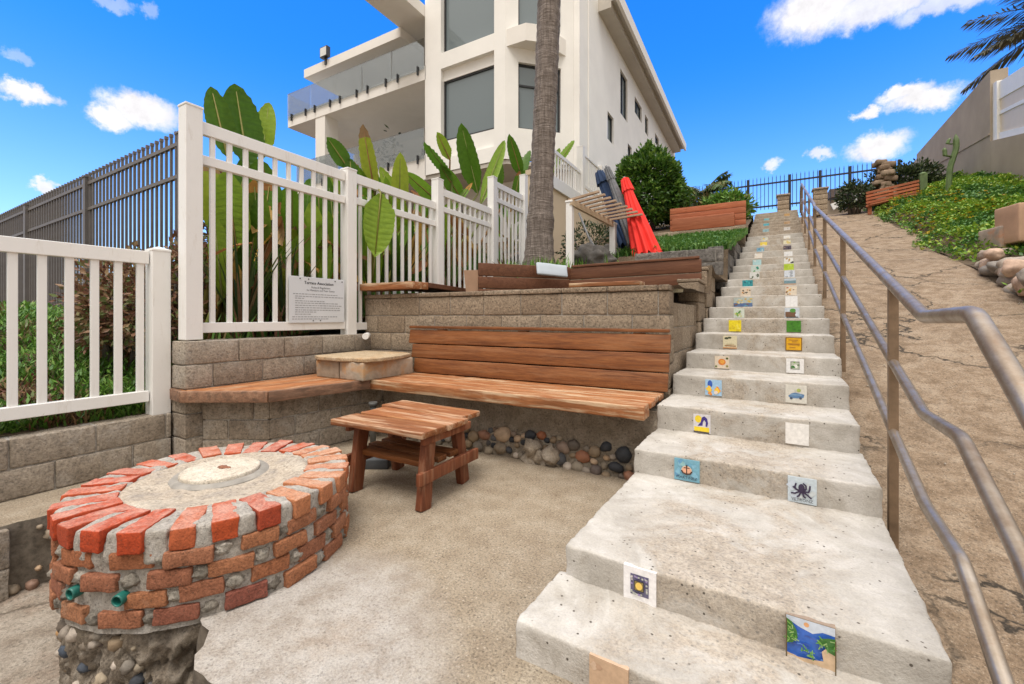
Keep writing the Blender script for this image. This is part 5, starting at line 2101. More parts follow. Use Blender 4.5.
# two benches on the slope
b2 = thing('slope_bench', 'reddish wooden bench with a solid board back on the upper left lawn', 'bench', (-1.2, 11.5, 3.2))
mb = MB()
for k in range(4):
    z0 = 3.29 + k * .148
    mb.rock((1.72, .04, .14), Matrix.Translation((-1.15, 11.75, z0 + .07)), r=.005, step=.12, amp=.003)
mb.build('backrest', M['wood_red'], b2)
mb = MB()
for k in range(3):
    mb.rock((1.36, .135, .04), Matrix.Translation((-1.2, 11.36 + .14 * k, 3.50)), r=.005, step=.12, amp=.003)
mb.build('seat', M['wood_red'], b2)
mb = MB()
mb.rock((1.36, .035, .30), Matrix.Translation((-1.2, 11.29, 3.36)), r=.005, step=.12, amp=.003)
for x in (-1.85, -.55):
    mb.rock((.05, .45, .28), Matrix.Translation((x, 11.53, 3.34)), r=.005, step=.12, amp=.003)
mb.build('front_board', M['wood_red'], b2)

b3 = thing('slope_bench', 'red slatted wooden bench back above the yellow green slope by the hedge', 'bench', S(2.45, 15.2, 4.2))
mb = MB()
pl, pr_ = on_y(866, 200, 15.0), on_y(919, 188, 15.05)
for k in range(5):
    dz = -.17 + k * .088
    mb.beam(pl + Vector((0, 0, dz)), pr_ + Vector((0, 0, dz)), .035, .058)
mb.build('backrest', M['wood_red'], b3)
for w in (.08, .5, .92):
    p = pl.lerp(pr_, w)
    mb = MB()
    mb.box((p.x - .04, p.y + .02, z_bed(2.4, 15) - .3), (p.x + .04, p.y + .08, p.z + .18))
    mb.build('support', M['wood_red'], b3)
mb = MB()
for k in range(2):
    mb.beam(pl + Vector((.02, -.15 - .14 * k, -.2)), pr_ + Vector((-.02, -.15 - .14 * k, -.2)), .12, .035)
mb.build('seat', M['wood_red'], b3)
# ================================================================== HOUSE
house = thing('house', 'large cream stucco house with glass balconies and tall dark framed windows', 'house', (-8, 13, 4))
HY = 11.0
mb = MB()
SX_ = -4.75                                   # side wall
BX0, BX1 = -9.56, -6.50                       # bay
CH = [(-6.50, 11.0), (-4.97, 12.53)]          # chamfered corner
dC = Vector((1, 1, 0)).normalized()
nC_ = Vector((1, -1, 0)).normalized()


def cpt(s, o=0.0):
    return Vector((-6.5, 11.0, 0)) + dC * s + nC_ * o


# bay front built round its window openings
wl, wr = -8.90, -6.885
for (z0, z1) in ((5.85, 6.78), (8.72, 9.06), (12.25, 13.0)):
    mb.box((wl, HY + .14, z0), (wr, HY + .34, z1))
for (x0, x1) in ((BX0, wl), (wr, BX1)):
    mb.box((x0, HY, 5.75), (x1, HY + .34, 13.0))
mb.box((wl + .001, HY - .004, 9.06), (wr - .001, HY + .338, 9.56))
mb.box((wl + .001, HY + .03, 5.76), (wr - .001, HY + .139, 6.2))
# chamfered corner, built round its two windows
LC = 2.16


def cbox(s0, s1, z0, z1, o0=0.0, o1=-.3):
    p = [cpt(s0, o0), cpt(s1, o0), cpt(s1, o1), cpt(s0, o1)]
    mb.prism([(q.x, q.y) for q in p], z0, z1)


for (s0, s1, z0, z1) in ((0.001, .40, 5.75, 13), (1.75, LC, 5.75, 13), (.401, 1.749, 5.85, 6.70), (.401, 1.749, 8.66, 9.72), (.401, 1.749, 12.3, 13)):
    cbox(s0, s1, z0, z1)
mb.box((-5.0, 12.54, 3.0), (SX_ - .03, 13.3, 12.3))
# side wall with openings
sw = [(16.9, 17.95, 9.10, 10.85), (15.25, 16.0, 7.5, 8.5), (18.0, 18.65, 7.4, 8.3), (19.15, 20.45, 10.05, 10.75), (21.1, 21.8, 9.9, 10.75), (23.4, 24.4, 10.2, 10.7)]
ys = sorted(set([13.3, 29.5] + [a for w in sw for a in w[:2]]))
for ya, yb in zip(ys, ys[1:]):
    zz = [(z0, z1) for (a, b, z0, z1) in sw if a <= ya + 1e-6 and b >= yb - 1e-6]
    cur = 2.6
    for z0, z1 in sorted(zz):
        mb.box((SX_ - .3, ya, cur), (SX_, yb, z0))
        cur = z1
    mb.box((SX_ - .3, ya, cur), (SX_, yb, 12.3))
# rear walls behind the balconies, inner walls
mb.box((-17.0, 14.4, 3), (-9.3, 14.7, 8.9))
mb.box((-16.6, 14.4, 8.9), (-12.9, 14.7, 11.0))
mb.box((-10.4, 14.4, 8.9), (-9.3, 14.7, 11.0))
mb.box((-12.9, 14.4, 8.9), (-10.4, 14.7, 9.36))
mb.box((-12.9, 14.4, 10.55), (-10.4, 14.7, 11.0))
mb.box((BX0, HY + .34, 3.2), (BX0 + .25, 14.4, 13.0))
mb.box((-9.2, 12.6, 3), (-5.1, 12.8, 5.7))
mb.box((-9.3, 29.2, 3), (-5, 29.5, 12))
mb.build('wall', M['stucco'], house)
# soffits under the bay, trim, slabs
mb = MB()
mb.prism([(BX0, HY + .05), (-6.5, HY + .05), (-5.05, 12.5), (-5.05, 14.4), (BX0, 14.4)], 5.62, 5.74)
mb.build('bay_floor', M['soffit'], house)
mb = MB()
pA_, pB_ = cpt(-.02, .0), cpt(2.0, .0)
mb.prism([(q.x, q.y) for q in (cpt(.02, -.02), cpt(.5, .42), cpt(1.05, .46), cpt(1.95, -.02))], 9.06, 9.56)
mb.build('corner_ledge', M['trim'], house)
mb = MB()
mb.box((-16.9, HY, 8.90), (BX0 + .02, 14.45, 9.36))
mb.box((-16.4, HY, 5.62), (BX0 + .02, 14.45, 6.42))
mb.build('balcony_slab', M['trim'], house)
mb = MB()
mb.box((-15.17, HY + .02, 2.6), (-14.6, HY + .62, 8.9))
mb.build('column', M['trim'], house)
mb = MB()
mb.box((-15.78, HY - .05, 10.62), (-10.6, 14.7, 10.95))
mb.build('balcony_roof', M['trim'], house)
mb = MB()
mb.box((-10.69, 8.6, 10.97), (BX0 - .01, 14.7, 11.35))
mb.build('upper_overhang', M['trim'], house)
mb = MB()
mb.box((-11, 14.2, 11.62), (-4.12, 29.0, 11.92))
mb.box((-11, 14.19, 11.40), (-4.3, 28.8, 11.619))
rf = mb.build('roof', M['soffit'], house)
mb = MB()
mb.box((-4.119, 14.0, 11.52), (-4.02, 29.1, 11.95))
mb.build('fascia', M['trim'], house)


def window(lo, hi, M_, mull=(), depth=.06, transom=None):
    """frame rectangle in its own plane (x across, z up), M_ places it; pane set back"""
    (x0, z0), (x1, z1) = lo, hi
    w = .055
    mb = MB()
    for (a, b, c, d) in ((x0, z0, x1, z0 + w), (x0, z1 - w, x1, z1), (x0, z0 + w, x0 + w, z1 - w), (x1 - w, z0 + w, x1, z1 - w)):
        mb.box((a, -.03, b), (c, .05, d), 0, M_)
    for mx in mull:
        mb.box((mx - w / 2, -.025, z0 + w), (mx + w / 2, .045, z1 - w), 0, M_)
    if transom:
        mb.box((x0 + w, -.024, transom - w / 2), (x1 - w, .044, transom + w / 2), 0, M_)
    f_ = mb.build('window', M['frame'], house)
    mb = MB()
    mb.box((x0 + w * .5, .012, z0 + w * .5), (x1 - w * .5, .024, z1 - w * .5), 0, M_)
    mb.build('pane', M['window'], f_)


I4 = lambda o, d: frame(o, d, Vector((-d[1], d[0], 0)))
X_ = Vector((1, 0, 0))
for (z0, z1) in ((6.78, 8.72), (9.56, 12.25)):
    window((wl, z0), (wr, z1), I4((0, HY + .20, 0), X_))
window((.401, 6.70), (1.749, 8.66), I4(cpt(0, -.12), dC), transom=8.02)
window((.401, 9.72), (1.749, 12.3), I4(cpt(0, -.12), dC))
for (a, b, z0, z1) in sw:
    window((a, z0), (b, z1), I4((SX_ - .1, 0, 0), Vector((0, 1, 0))), mull=((a + b) / 2,) if b - a > .9 else ())
window((-12.9, 9.36), (-10.4, 10.55), I4((0, 14.42, 0), X_), mull=(-11.6,))
window((-12.6, 6.42), (-10.0, 8.3), I4((0, 14.30, 0), X_), mull=(-11.3,))
for (x0, x1, z0, z1, n_) in ((-16.88, BX0, 9.24, 10.25, 5), (-16.3, BX0, 6.3, 7.32, 5)):
    for k in range(n_):
        a, b = x0 + (x1 - x0) * k / n_, x0 + (x1 - x0) * (k + 1) / n_
        mb = MB()
        mb.box((a + .012, HY - .045, z0), (b - .012, HY - .030, z1))
        g = mb.build('glass_panel', M['clear'], house)
        for c in (a + .28, b - .28):
            mb = MB()
            mb.box((c - .024, HY - .075, z0 - .14), (c + .024, HY - .022, z0 + .14))
            mb.build('clamp', M['frame'], g)
    mb = MB()
    mb.box((x0 - .0, HY - .028, z0), (x0 + .015, 14.3, z1))
    mb.build('glass_panel', M['clear'], house)
mb = MB()
p = on_y(325, 55, HY - .1)
mb.box((p.x - .2, HY - .18, p.z - .10), (p.x + .2, HY - .02, p.z + .28))
mb.box((p.x - .05, HY - .09, p.z - .35), (p.x + .05, HY - .02, p.z - .1))
fl = mb.build('floodlight', M['frame'], house)
mb = MB()
mb.box((p.x - .17, HY - .187, p.z - .07), (p.x + .17, HY - .181, p.z + .25))
mb.build('lens', m_plain('lamp_glass', (.65, .65, .62), .2, var=.05), fl)
for (x, z, zt) in ((-13.3, 9.75, 10.3), (-9.98, 9.75, 10.3)):
    mb = MB()
    mb.box((x - .1, 14.26, z), (x + .1, 14.4, zt))
    mb.build('wall_lamp', M['trim'], house)
mb = MB()
mb.box((-4.75, 14.2, 3.2), (-4.62, 14.9, 6.2))
mb.build('service_box', M['trim'], house)

# dark potted plant on the lower balcony
mb = MB()
q = random.Random(2)
for k in range(90):
    a = q.uniform(0, 6.28)
    c = Vector((-12.3 + .35 * q.gauss(0, 1), 12.2 + .3 * q.gauss(0, 1), 7.2 + .35 * q.gauss(0, 1)))
    d = Vector((math.cos(a), math.sin(a), q.uniform(-.2, .8))) * .22
    s = Vector((-d.y, d.x, 0)) * .25
    mb.add([c, c + d * .5 + s, c + d, c + d * .5 - s], [(0, 1, 2, 3)])
mb.tube([(-12.3, 12.2, 6.42), (-12.3, 12.2, 6.85)], [.2, .26], 12)
tag(mb.build('balcony_plant', M['shrub_olive']), 'dark leafy potted plant on the lower glass balcony of the house', 'plant')

# ================================================================== RIGHT SIDE: STUCCO WALL, VINYL SCREEN
XW = 4.2
t = thing('stucco_wall', 'tall brown grey stucco boundary wall above the planted slope', 'wall', S(XW, 18, 4.5))


def slope_wall(name, y0, y1, zb0, zb1, zt0, zt1, x, th, mat_, par):
    mb = MB()
    v = [S(x, y0, zb0), S(x, y1, zb1), S(x, y1, zt1), S(x, y0, zt0), S(x + th, y0, zb0), S(x + th, y1, zb1), S(x + th, y1, zt1), S(x + th, y0, zt0)]
    mb.add(v, [(0, 3, 2, 1), (4, 5, 6, 7), (0, 1, 5, 4), (2, 3, 7, 6), (1, 2, 6, 5), (0, 4, 7, 3)])
    return mb.build(name, mat_, par)


slope_wall('upper_face', 14.86, 21.6, 2.5, 3.6, 6.98, 7.12, XW, .3, M['stucco_tan'], t)
slope_wall('rear_face', 21.6, 30, 3.6, 3.6, 7.0, 7.2, XW + .03, .3, M['stucco_tan'], t)
slope_wall('lower_face', 8.0, 14.855, 1.5, 2.5, 3.6, 5.30, XW - .0, .3, M['stucco_tan'], t)
slope_wall('ledge', 14.87, 21.5, 5.45, 6.30, 5.49, 6.34, XW - .02, .1, M['stucco_tan'], t)
t = thing('vinyl_screen', 'white vinyl fence panel with tan boards on the right boundary wall', 'fence', S(XW, 13, 5))
slope_wall('post', 14.62, 14.85, 5.25, 5.30, 6.62, 6.66, XW + .04, .16, M['vinyl'], t)
slope_wall('top_rail', 9.0, 14.62, 5.15, 6.18, 5.55, 6.58, XW + .08, .06, M['vinyl'], t)
slope_wall('mid_rail', 9.0, 14.62, 4.75, 5.82, 4.83, 5.90, XW + .08, .06, M['vinyl'], t)
slope_wall('bottom_rail', 9.0, 14.62, 3.82, 5.25, 3.97, 5.40, XW + .07, .08, M['vinyl'], t)
slope_wall('board_panel', 9.0, 14.62, 3.9, 5.3, 5.5, 6.4, XW + .10, .02, m_plain('tan_vinyl', (.66, .57, .46), .5, var=.03), t)

# steps of loose blocks and stones at the right edge of the ramp
t = thing('stone_border', 'border of rounded pink and grey stones along the foot of the right slope', 'stone border', S(2.35, 7.4, 1.5))
mb = MB()
q = random.Random(8)
for k in range(34):
    w = q.random()
    u = 980 + 62 * w
    lo = 268 + 26 * min(w, .75) / .75
    v = lo - q.uniform(-2, 22)
    r = q.choice([.08, .11, .13, .14])
    d = ray(u, v)
    p = Vector(CV + d * ((2.2 + q.uniform(-.03, .06)) / np.dot(d, np.array(S(1, 0)))))
    mb.blob(p, r * q.uniform(.75, 1.2), r, r * q.uniform(.6, 1.0), seed=k + 31, amp=.34, freq=1.5, rot=q.uniform(-.7, .7), seg=18, rings=12)
mb.build('stone', M['pebble_pink'], t)
t = thing('block_steps', 'stepped grey concrete blocks with an orange stain above the stone border', 'block steps', S(2.8, 7.6, 1.7))
for (u, v, w, hgt) in ((1015, 232, .75, .30), (1020, 255, .8, .34)):
    d = ray(u, v)
    p = Vector(CV + d * (2.66 / np.dot(d, np.array(S(1, 0)))))
    mb = MB()
    mb.rock((w, .42, hgt), frame(p + Vector((.12, .1, -hgt * .25)), S(1, .25), S(-.25, 1)), r=.02, step=.07, amp=.006)
    mb.build('block', m_island('stained_step', [(0, (.33, .27, .22)), (1, (.38, .31, .25))], nscale=9, bmp=.6, namt=.4, dirt=((.45, .17, .06), .6)), t)
d = ray(1030, 224)
p = Vector(CV + d * (2.75 / np.dot(d, np.array(S(1, 0)))))
mb = MB()
mb.rock((.5, .4, .5), frame(p, S(1, .3), S(-.3, 1)), r=.02, step=.08, amp=.004)
tag(mb.build('brown_planter', M['terracotta']), 'brown square planter box at the right edge above the stone border', 'planter')

# stacked stone pier by the hedge
p = on_y(884, 178, 16.0)
mb = MB()
q = random.Random(4)
for k in range(14):
    mb.rock((q.uniform(.22, .5), .36, .15), Matrix.Translation(p + Vector((q.uniform(-.12, .12), q.uniform(-.05, .05), -.6 + k * .078))) @ Matrix.Rotation(q.uniform(-.3, .3), 4, 'Z') @ Matrix.Rotation(q.uniform(-.15, .15), 4, 'Y'), r=.04, step=.06, amp=.03, freq=6)
tag(mb.build('stone_pier', m_island('pier_stone', [(0, (.22, .15, .10)), (1, (.36, .27, .19))], nscale=9, bmp=1, namt=.6)), 'rough tan stone pier standing behind the red slatted bench', 'pier')
mb = MB()
p = on_y(923, 178, 15.1)
mb.box((p.x - .07, p.y - .07, z_bed(2.9, 15) - .2), (p.x + .07, p.y + .07, p.z + .1))
mb.blob((p.x, p.y, p.z + .1), .08, .08, .05)
tag(mb.build('green_post', M['cactus']), 'short green post at the right end of the red slatted bench', 'post')

# cactus
cb_ = on_y(948, 184, 13.6)
mb = MB()


def cactus_arm(path, r):
    path = [Vector(p) for p in path]
    vs, fs = [], []
    nS, n_ = 24, 14
    full = []
    for j in range(n_ + 1):
        w = j / n_ * (len(path) - 1)
        i = min(int(w), len(path) - 2)
        full.append(path[i].lerp(path[i + 1], w - i))
    for j, p_ in enumerate(full):
        rr = r * (1 if j < n_ - 1 else .6 if j == n_ - 1 else .1)
        for k in range(nS):
            a = 2 * math.pi * k / nS
            q_ = rr * (1 + .14 * math.cos(6 * a))
            vs.append(p_ + Vector((math.cos(a) * q_, math.sin(a) * q_, 0)))
    fs = [(j * nS + k, j * nS + (k + 1) % nS, (j + 1) * nS + (k + 1) % nS, (j + 1) * nS + k) for j in range(n_) for k in range(nS)]
    mb.add(vs, fs, 0, True)


dz = Vector((0, 0, 1))
cactus_arm([cb_ - dz * .3, cb_ + Vector((.03, 0, .35)), cb_ + Vector((.14, 0, .8)), cb_ + Vector((.13, 0, 1.12))], .05)
cactus_arm([cb_ + Vector((.05, 0, .62)), cb_ + Vector((-.05, 0, .66)), cb_ + Vector((-.06, 0, .85))], .036)
cactus_arm([cb_ + Vector((.07, 0, .9)), cb_ + Vector((-.01, 0, .93)), cb_ + Vector((.03, 0, 1.05))], .03)
tag(mb.build('cactus', M['cactus']), 'tall thin column cactus with two stubby arms against the stucco wall', 'cactus')

# far house beyond the iron fence
t = thing('house', 'distant house with a dark roof and white stair rail beyond the iron fence', 'house', (3.0, 24, 4.5))
p0_, p1_ = on_y(826, 206, 24), on_y(880, 190, 24)
mb = MB()
mb.box((p0_.x, 24, 4.4), (p1_.x + 1.5, 27, p1_.z - .15))
mb.build('wall', M['stucco_tan'], t)
mb = MB()
mb.box((p0_.x + .1, 23.7, p1_.z - .15), (p1_.x + 1.8, 27.3, p1_.z + .22))
mb.build('roof', M['cardboard'], t)
mb = MB()
a_, b_ = on_y(832, 207, 23.4), on_y(868, 193, 23.4)
mb.beam(a_, b_, .1, .28)
for w in (.1, .35, .6, .85):
    p = a_.lerp(b_, w)
    mb.beam(p - Vector((0, 0, .9)), p, .05, .05)
mb.build('stair_rail', M['vinyl'], t)

# ================================================================== PLANTS
def leaf_quad(mb, c, d, n_, L, W, mi=0):
    d = d.normalized()
    s = d.cross(n_)
    if s.length < 1e-4:
        s = d.orthogonal()
    s = s.normalized() * W / 2
    f = n_.normalized() * (W * .18)
    mb.add([c, c + d * L * .35 + s - f, c + d * L * .35, c + d * L * .35 - s - f, c + d * L * .75 + s * .8 - f, c + d * L * .75, c + d * L * .75 - s * .8 - f, c + d * L],
           [(0, 1, 2), (0, 2, 3), (1, 4, 5, 2), (2, 5, 6, 3), (4, 7, 5), (5, 7, 6)], mi)


def simple_leaf(mb, c, d, W, mi=0, up=Vector((0, 0, 1))):
    s = d.cross(up)
    if s.length < 1e-4:
        s = d.orthogonal()
    s = s.normalized() * W / 2
    mb.add([c, c + d * .45 + s, c + d, c + d * .45 - s], [(0, 1, 2, 3)], mi)


def blade(mb, p, h, w, lean, a, mi=0):
    d = Vector((math.cos(a), math.sin(a), 0))
    s = Vector((-d.y, d.x, 0)) * w / 2
    m_1 = p + Vector((0, 0, h * .6)) + d * lean * .35
    tp = p + Vector((0, 0, h)) + d * lean
    mb.add([p - s, p + s, m_1 + s * .8, m_1 - s * .8, tp], [(0, 1, 2, 3), (3, 2, 4)], mi)


def proj_u(p):
    d = np.array(p) - CV
    return CX + FPX * float(d @ RV) / float(d @ FV)


def paddle(mb, base, tip, W, n_, droop=0.0, mi=0, tear=0, seed=0, brown=0):
    """broad banana like leaf from base to tip, folded a little along the midrib"""
    base, tip, n_ = Vector(base), Vector(tip), Vector(n_).normalized()
    d = tip - base
    L = d.length
    d.normalize()
    side = d.cross(n_).normalized()
    n_ = side.cross(d).normalized()
    N_ = 24
    mid, lft, rgt = [], [], []
    for j in range(N_ + 1):
        s = j / N_
        p = base + d * L * s + n_ * (droop * L * (s * s - s) * -1.2)
        w = W / 2 * (min(1, s / .34) ** .75 * (1 - max(0, (s - .48) / .52) ** 2.6) ** .68) if 0 < j < N_ else W * .01
        ripple = .03 * W * noise.noise(Vector((s * 7, seed, 0)))
        rib = (.04 if j % 2 else -.04) * W
        mid.append(p - n_ * W * .05)
        lft.append(p + side * w + n_ * (w * .22 + ripple + rib) - d * w * .25)
        rgt.append(p - side * w + n_ * (w * .22 - ripple + rib) - d * w * .25)
    o = mid + lft + rgt
    K = N_ + 1
    fs = []
    q = random.Random(seed)
    for j in range(N_):
        if not (tear and q.random() < tear * .4 and 2 < j < N_ - 1):
            fs.append((j, j + 1, K + j + 1, K + j))
        if not (tear and q.random() < tear * .4 and 2 < j < N_ - 1):
            fs.append((j, 2 * K + j, 2 * K + j + 1, j + 1))
    nb = int(len(fs) * (1 - brown)) if brown else len(fs)
    k0 = len(mb.f)
    mb.add(o, fs, mi, True)
    for k in range(k0 + nb, len(mb.f)):
        mb.m[k] = 1


CAMV = Vector((0, 0, EYE))


def bop(name, label, foot, leaves, dry, spread, seed, group=None):
    """paddle leaved plant: leaves = (base, tip, width); plus stems and hanging dead leaves"""
    t = thing(name, label, 'plant', foot, group)
    q = random.Random(seed)
    mf, ms_, md = MB(), MB(), MB()
    foot = Vector(foot)
    for i, (b, tp, w) in enumerate(leaves):
        b, tp = Vector(b), Vector(tp)
        n_ = (CAMV - (b + tp) / 2).normalized() + Vector((q.uniform(-.7, .7), q.uniform(-.5, .5), q.uniform(-.2, .5)))
        paddle(mf, b, tp, w, n_, droop=q.uniform(-.06, .16), seed=seed * 50 + i, brown=.16 if i % 3 == 2 and i > 3 else 0)
        f0 = foot + Vector((q.uniform(-.5, .5) * spread, q.uniform(-.5, .5) * spread, -.1))
        mdp = f0.lerp(b, .6) + Vector((0, 0, .1))
        ms_.tube([f0, mdp, b, b.lerp(tp, .9)], [.03, .022, .014, .004], 7)
    for i in range(dry):
        a = q.uniform(0, 6.28)
        b = foot + Vector((math.cos(a) * spread * .5, math.sin(a) * spread * .8, q.uniform(.3, 1.3)))
        d = Vector((math.cos(a) * .4 + q.uniform(-.3, .3), math.sin(a) * .4 + q.uniform(-.3, .3), q.uniform(-.9, .1)))
        b.x = min(b.x, -4.15)
        b.y = max(b.y, 1.95)
        d.x = min(d.x, .12)
        if proj_u(b + d.normalized() * .6) < 190:
            continue
        paddle(md, b, b + d.normalized() * q.uniform(.35, .7), q.uniform(.08, .17), Vector((q.uniform(-1, 1), q.uniform(-1, 1), .4)), q.uniform(-.2, .3), seed=seed + i * 3)
    mf.build('foliage', [M['bop'], M['bop_dry']], t)
    ms_.build('stems', M['bop_stem'], t)
    if dry:
        md.build('dead_leaves', M['bop_dry'], t)
    return t


def LP(x, bu, bv, tu, tv, w):
    return (on_x(bu, bv, x), on_x(tu, tv, x), w)


q = random.Random(31)


def extra(cx, cy, z0, n_, rad, hmin, hmax, ws=(.11, .24), len_=(.5, .95)):
    out = []
    for _ in range(n_):
        a = q.uniform(0, 6.28)
        rr = rad * math.sqrt(q.random())
        b = Vector((cx + rr * math.cos(a), cy + rr * math.sin(a) * 1.3, z0 + q.uniform(hmin, hmax)))
        d = Vector((math.cos(a) * .35 + q.uniform(-.2, .2), math.sin(a) * .35 + q.uniform(-.2, .2), q.uniform(.5, 1)))
        tp = b + d.normalized() * q.uniform(*len_)
        w_ = q.uniform(*ws)
        if min(proj_u(b), proj_u(tp)) > 197 and max(b.x, tp.x) < -4.02:
            out.append((b, tp, w_))
    return out


bop('paddle_plant', 'tall paddle leaved plant rising above the first bay of the picket fence', (-4.45, 2.05, .85),
    [LP(-4.4, 228, 158, 211, 86, .24), LP(-4.42, 248, 166, 235, 83, .36), LP(-4.5, 262, 160, 269, 102, .20), LP(-4.3, 236, 250, 226, 170, .30), LP(-4.3, 250, 300, 240, 235, .28),
     LP(-4.35, 262, 240, 270, 180, .26), LP(-4.5, 276, 232, 262, 160, .26), LP(-4.45, 292, 262, 287, 186, .26), LP(-4.5, 214, 235, 208, 158, .24), LP(-4.55, 240, 222, 252, 150, .26), LP(-4.5, 304, 236, 310, 178, .22), LP(-4.45, 280, 320, 276, 240, .28), LP(-4.5, 322, 250, 318, 190, .2), LP(-4.25, 222, 300, 214, 215, .2)] + extra(-4.5, 2.3, .85, 70, .42, .1, .9), 18, .35, 1)
bop('paddle_plant', 'paddle leaved plant with dead leaves behind the notice bay of the picket fence', (-4.5, 2.9, .95),
    [LP(-4.4, 348, 168, 327, 137, .22), LP(-4.35, 352, 190, 350, 158, .18), LP(-4.35, 320, 290, 312, 200, .26), LP(-4.4, 300, 280, 296, 205, .26), LP(-4.4, 336, 250, 330, 190, .22)]
    + extra(-4.5, 2.95, .95, 55, .5, .05, .85), 34, .5, 2)
t = thing('paddle_plant', 'paddle leaved plant with one bright leaf hanging out over the picket fence', 'plant', (-4.2, 3.7, 1.0))
mf, ms_ = MB(), MB()
tipz = on_x(375, 257, -3.66)
bz = on_x(381, 193, -3.72)
mh = MB()
paddle(mh, bz, tipz, .34, Vector((1, -.55, .12)), droop=.03, seed=77)
mh.build('hanging_leaf', m_leaf('bright_leaf', [(0, (.20, .34, .03)), (1, (.26, .38, .035))], rough=.4, trans=.4), t)['label'] = 'bright yellow green leaf hanging over the fence'
for (b, tp, w) in extra(-4.5, 3.95, 1.0, 50, .45, .0, .9):
    paddle(mf, b, tp, w, (CAMV - b).normalized() + Vector((q.uniform(-.6, .6), q.uniform(-.6, .6), .2)), q.uniform(-.05, .12), seed=int(w * 1000))
    ms_.tube([Vector((-4.3 + q.uniform(-.2, .2), 3.8 + q.uniform(-.2, .2), .95)), b, b.lerp(tp, .8)], [.025, .016, .004], 7)
ms_.tube([(-4.2, 3.8, 1.0), (-4.0, 3.68, 2.2), (-3.86, 3.6, 2.62), bz, bz.lerp(tipz, .95)], [.03, .022, .016, .012, .004], 8)
mf.build('foliage', M['bop'], t)
ms_.build('stems', M['bop_stem'], t)
bop('paddle_plant', 'big clump of upright paddle leaves behind the middle of the picket fence', (-4.5, 5.2, 1.5),
    [LP(-4.35, 478, 194, 461, 123, .36), LP(-4.4, 452, 178, 424, 142, .26), LP(-4.5, 450, 160, 437, 132, .20), LP(-4.3, 480, 205, 505, 140, .24), LP(-4.4, 522, 178, 509, 134, .26),
     LP(-4.45, 500, 190, 496, 150, .2), LP(-4.4, 462, 200, 440, 165, .26), LP(-4.3, 436, 200, 404, 172, .2)] + extra(-4.6, 5.0, 1.45, 70, .7, .1, 1.3), 70, .9, 3)
bop('paddle_plant', 'paddle leaves showing between the palm trunk and the house', (-4.3, 7.6, 2.3),
    [LP(-4.2, 552, 172, 574, 140, .26), LP(-4.3, 548, 178, 560, 148, .2), LP(-4.3, 520, 190, 530, 150, .24)] + extra(-4.4, 7.6, 2.3, 8, .3, .3, 1.2), 6, .4, 4)

# sword leaved plants low behind the fence
def flax(name, label, foot, n_, h, seed, mat_=None, group=None, lean=.5, w=.035):
    q_ = random.Random(seed)
    mb = MB()
    for i in range(n_):
        a = q_.uniform(0, 6.28)
        L = h * q_.uniform(.6, 1.05)
        d = Vector((math.cos(a), math.sin(a), 0))
        ln_ = q_.uniform(.1, lean) * L
        pts = []
        for j in range(6):
            s = j / 5
            pts.append(Vector(foot) + d * (.06 + ln_ * s ** 1.7) + Vector((0, 0, L * (s - .25 * s * s * lean))))
        sd_ = Vector((-d.y, d.x, 0))
        vs = []
        for j, p_ in enumerate(pts):
            ww = w * (1 - (j / 5) ** 2.2) * .5 + .001
            vs += [p_ - sd_ * ww, p_ + sd_ * ww]
        mb.add(vs, [(2 * j, 2 * j + 1, 2 * j + 3, 2 * j + 2) for j in range(5)])
    return tag(mb.build(name, mat_ or M['flax']), label, 'plant', group)


flax('sword_plant', 'spiky sword leaved plant between the picket fence and the first paddle plant', (-4.15, 2.25, .85), 60, 1.15, 12)
flax('sword_plant', 'spiky sword leaved plant low behind the notice on the fence', (-4.15, 2.65, .9), 60, 1.05, 13)
flax('sword_plant', 'spiky green plant behind the second fence bay', (-4.25, 4.3, 1.2), 50, 1.1, 14)


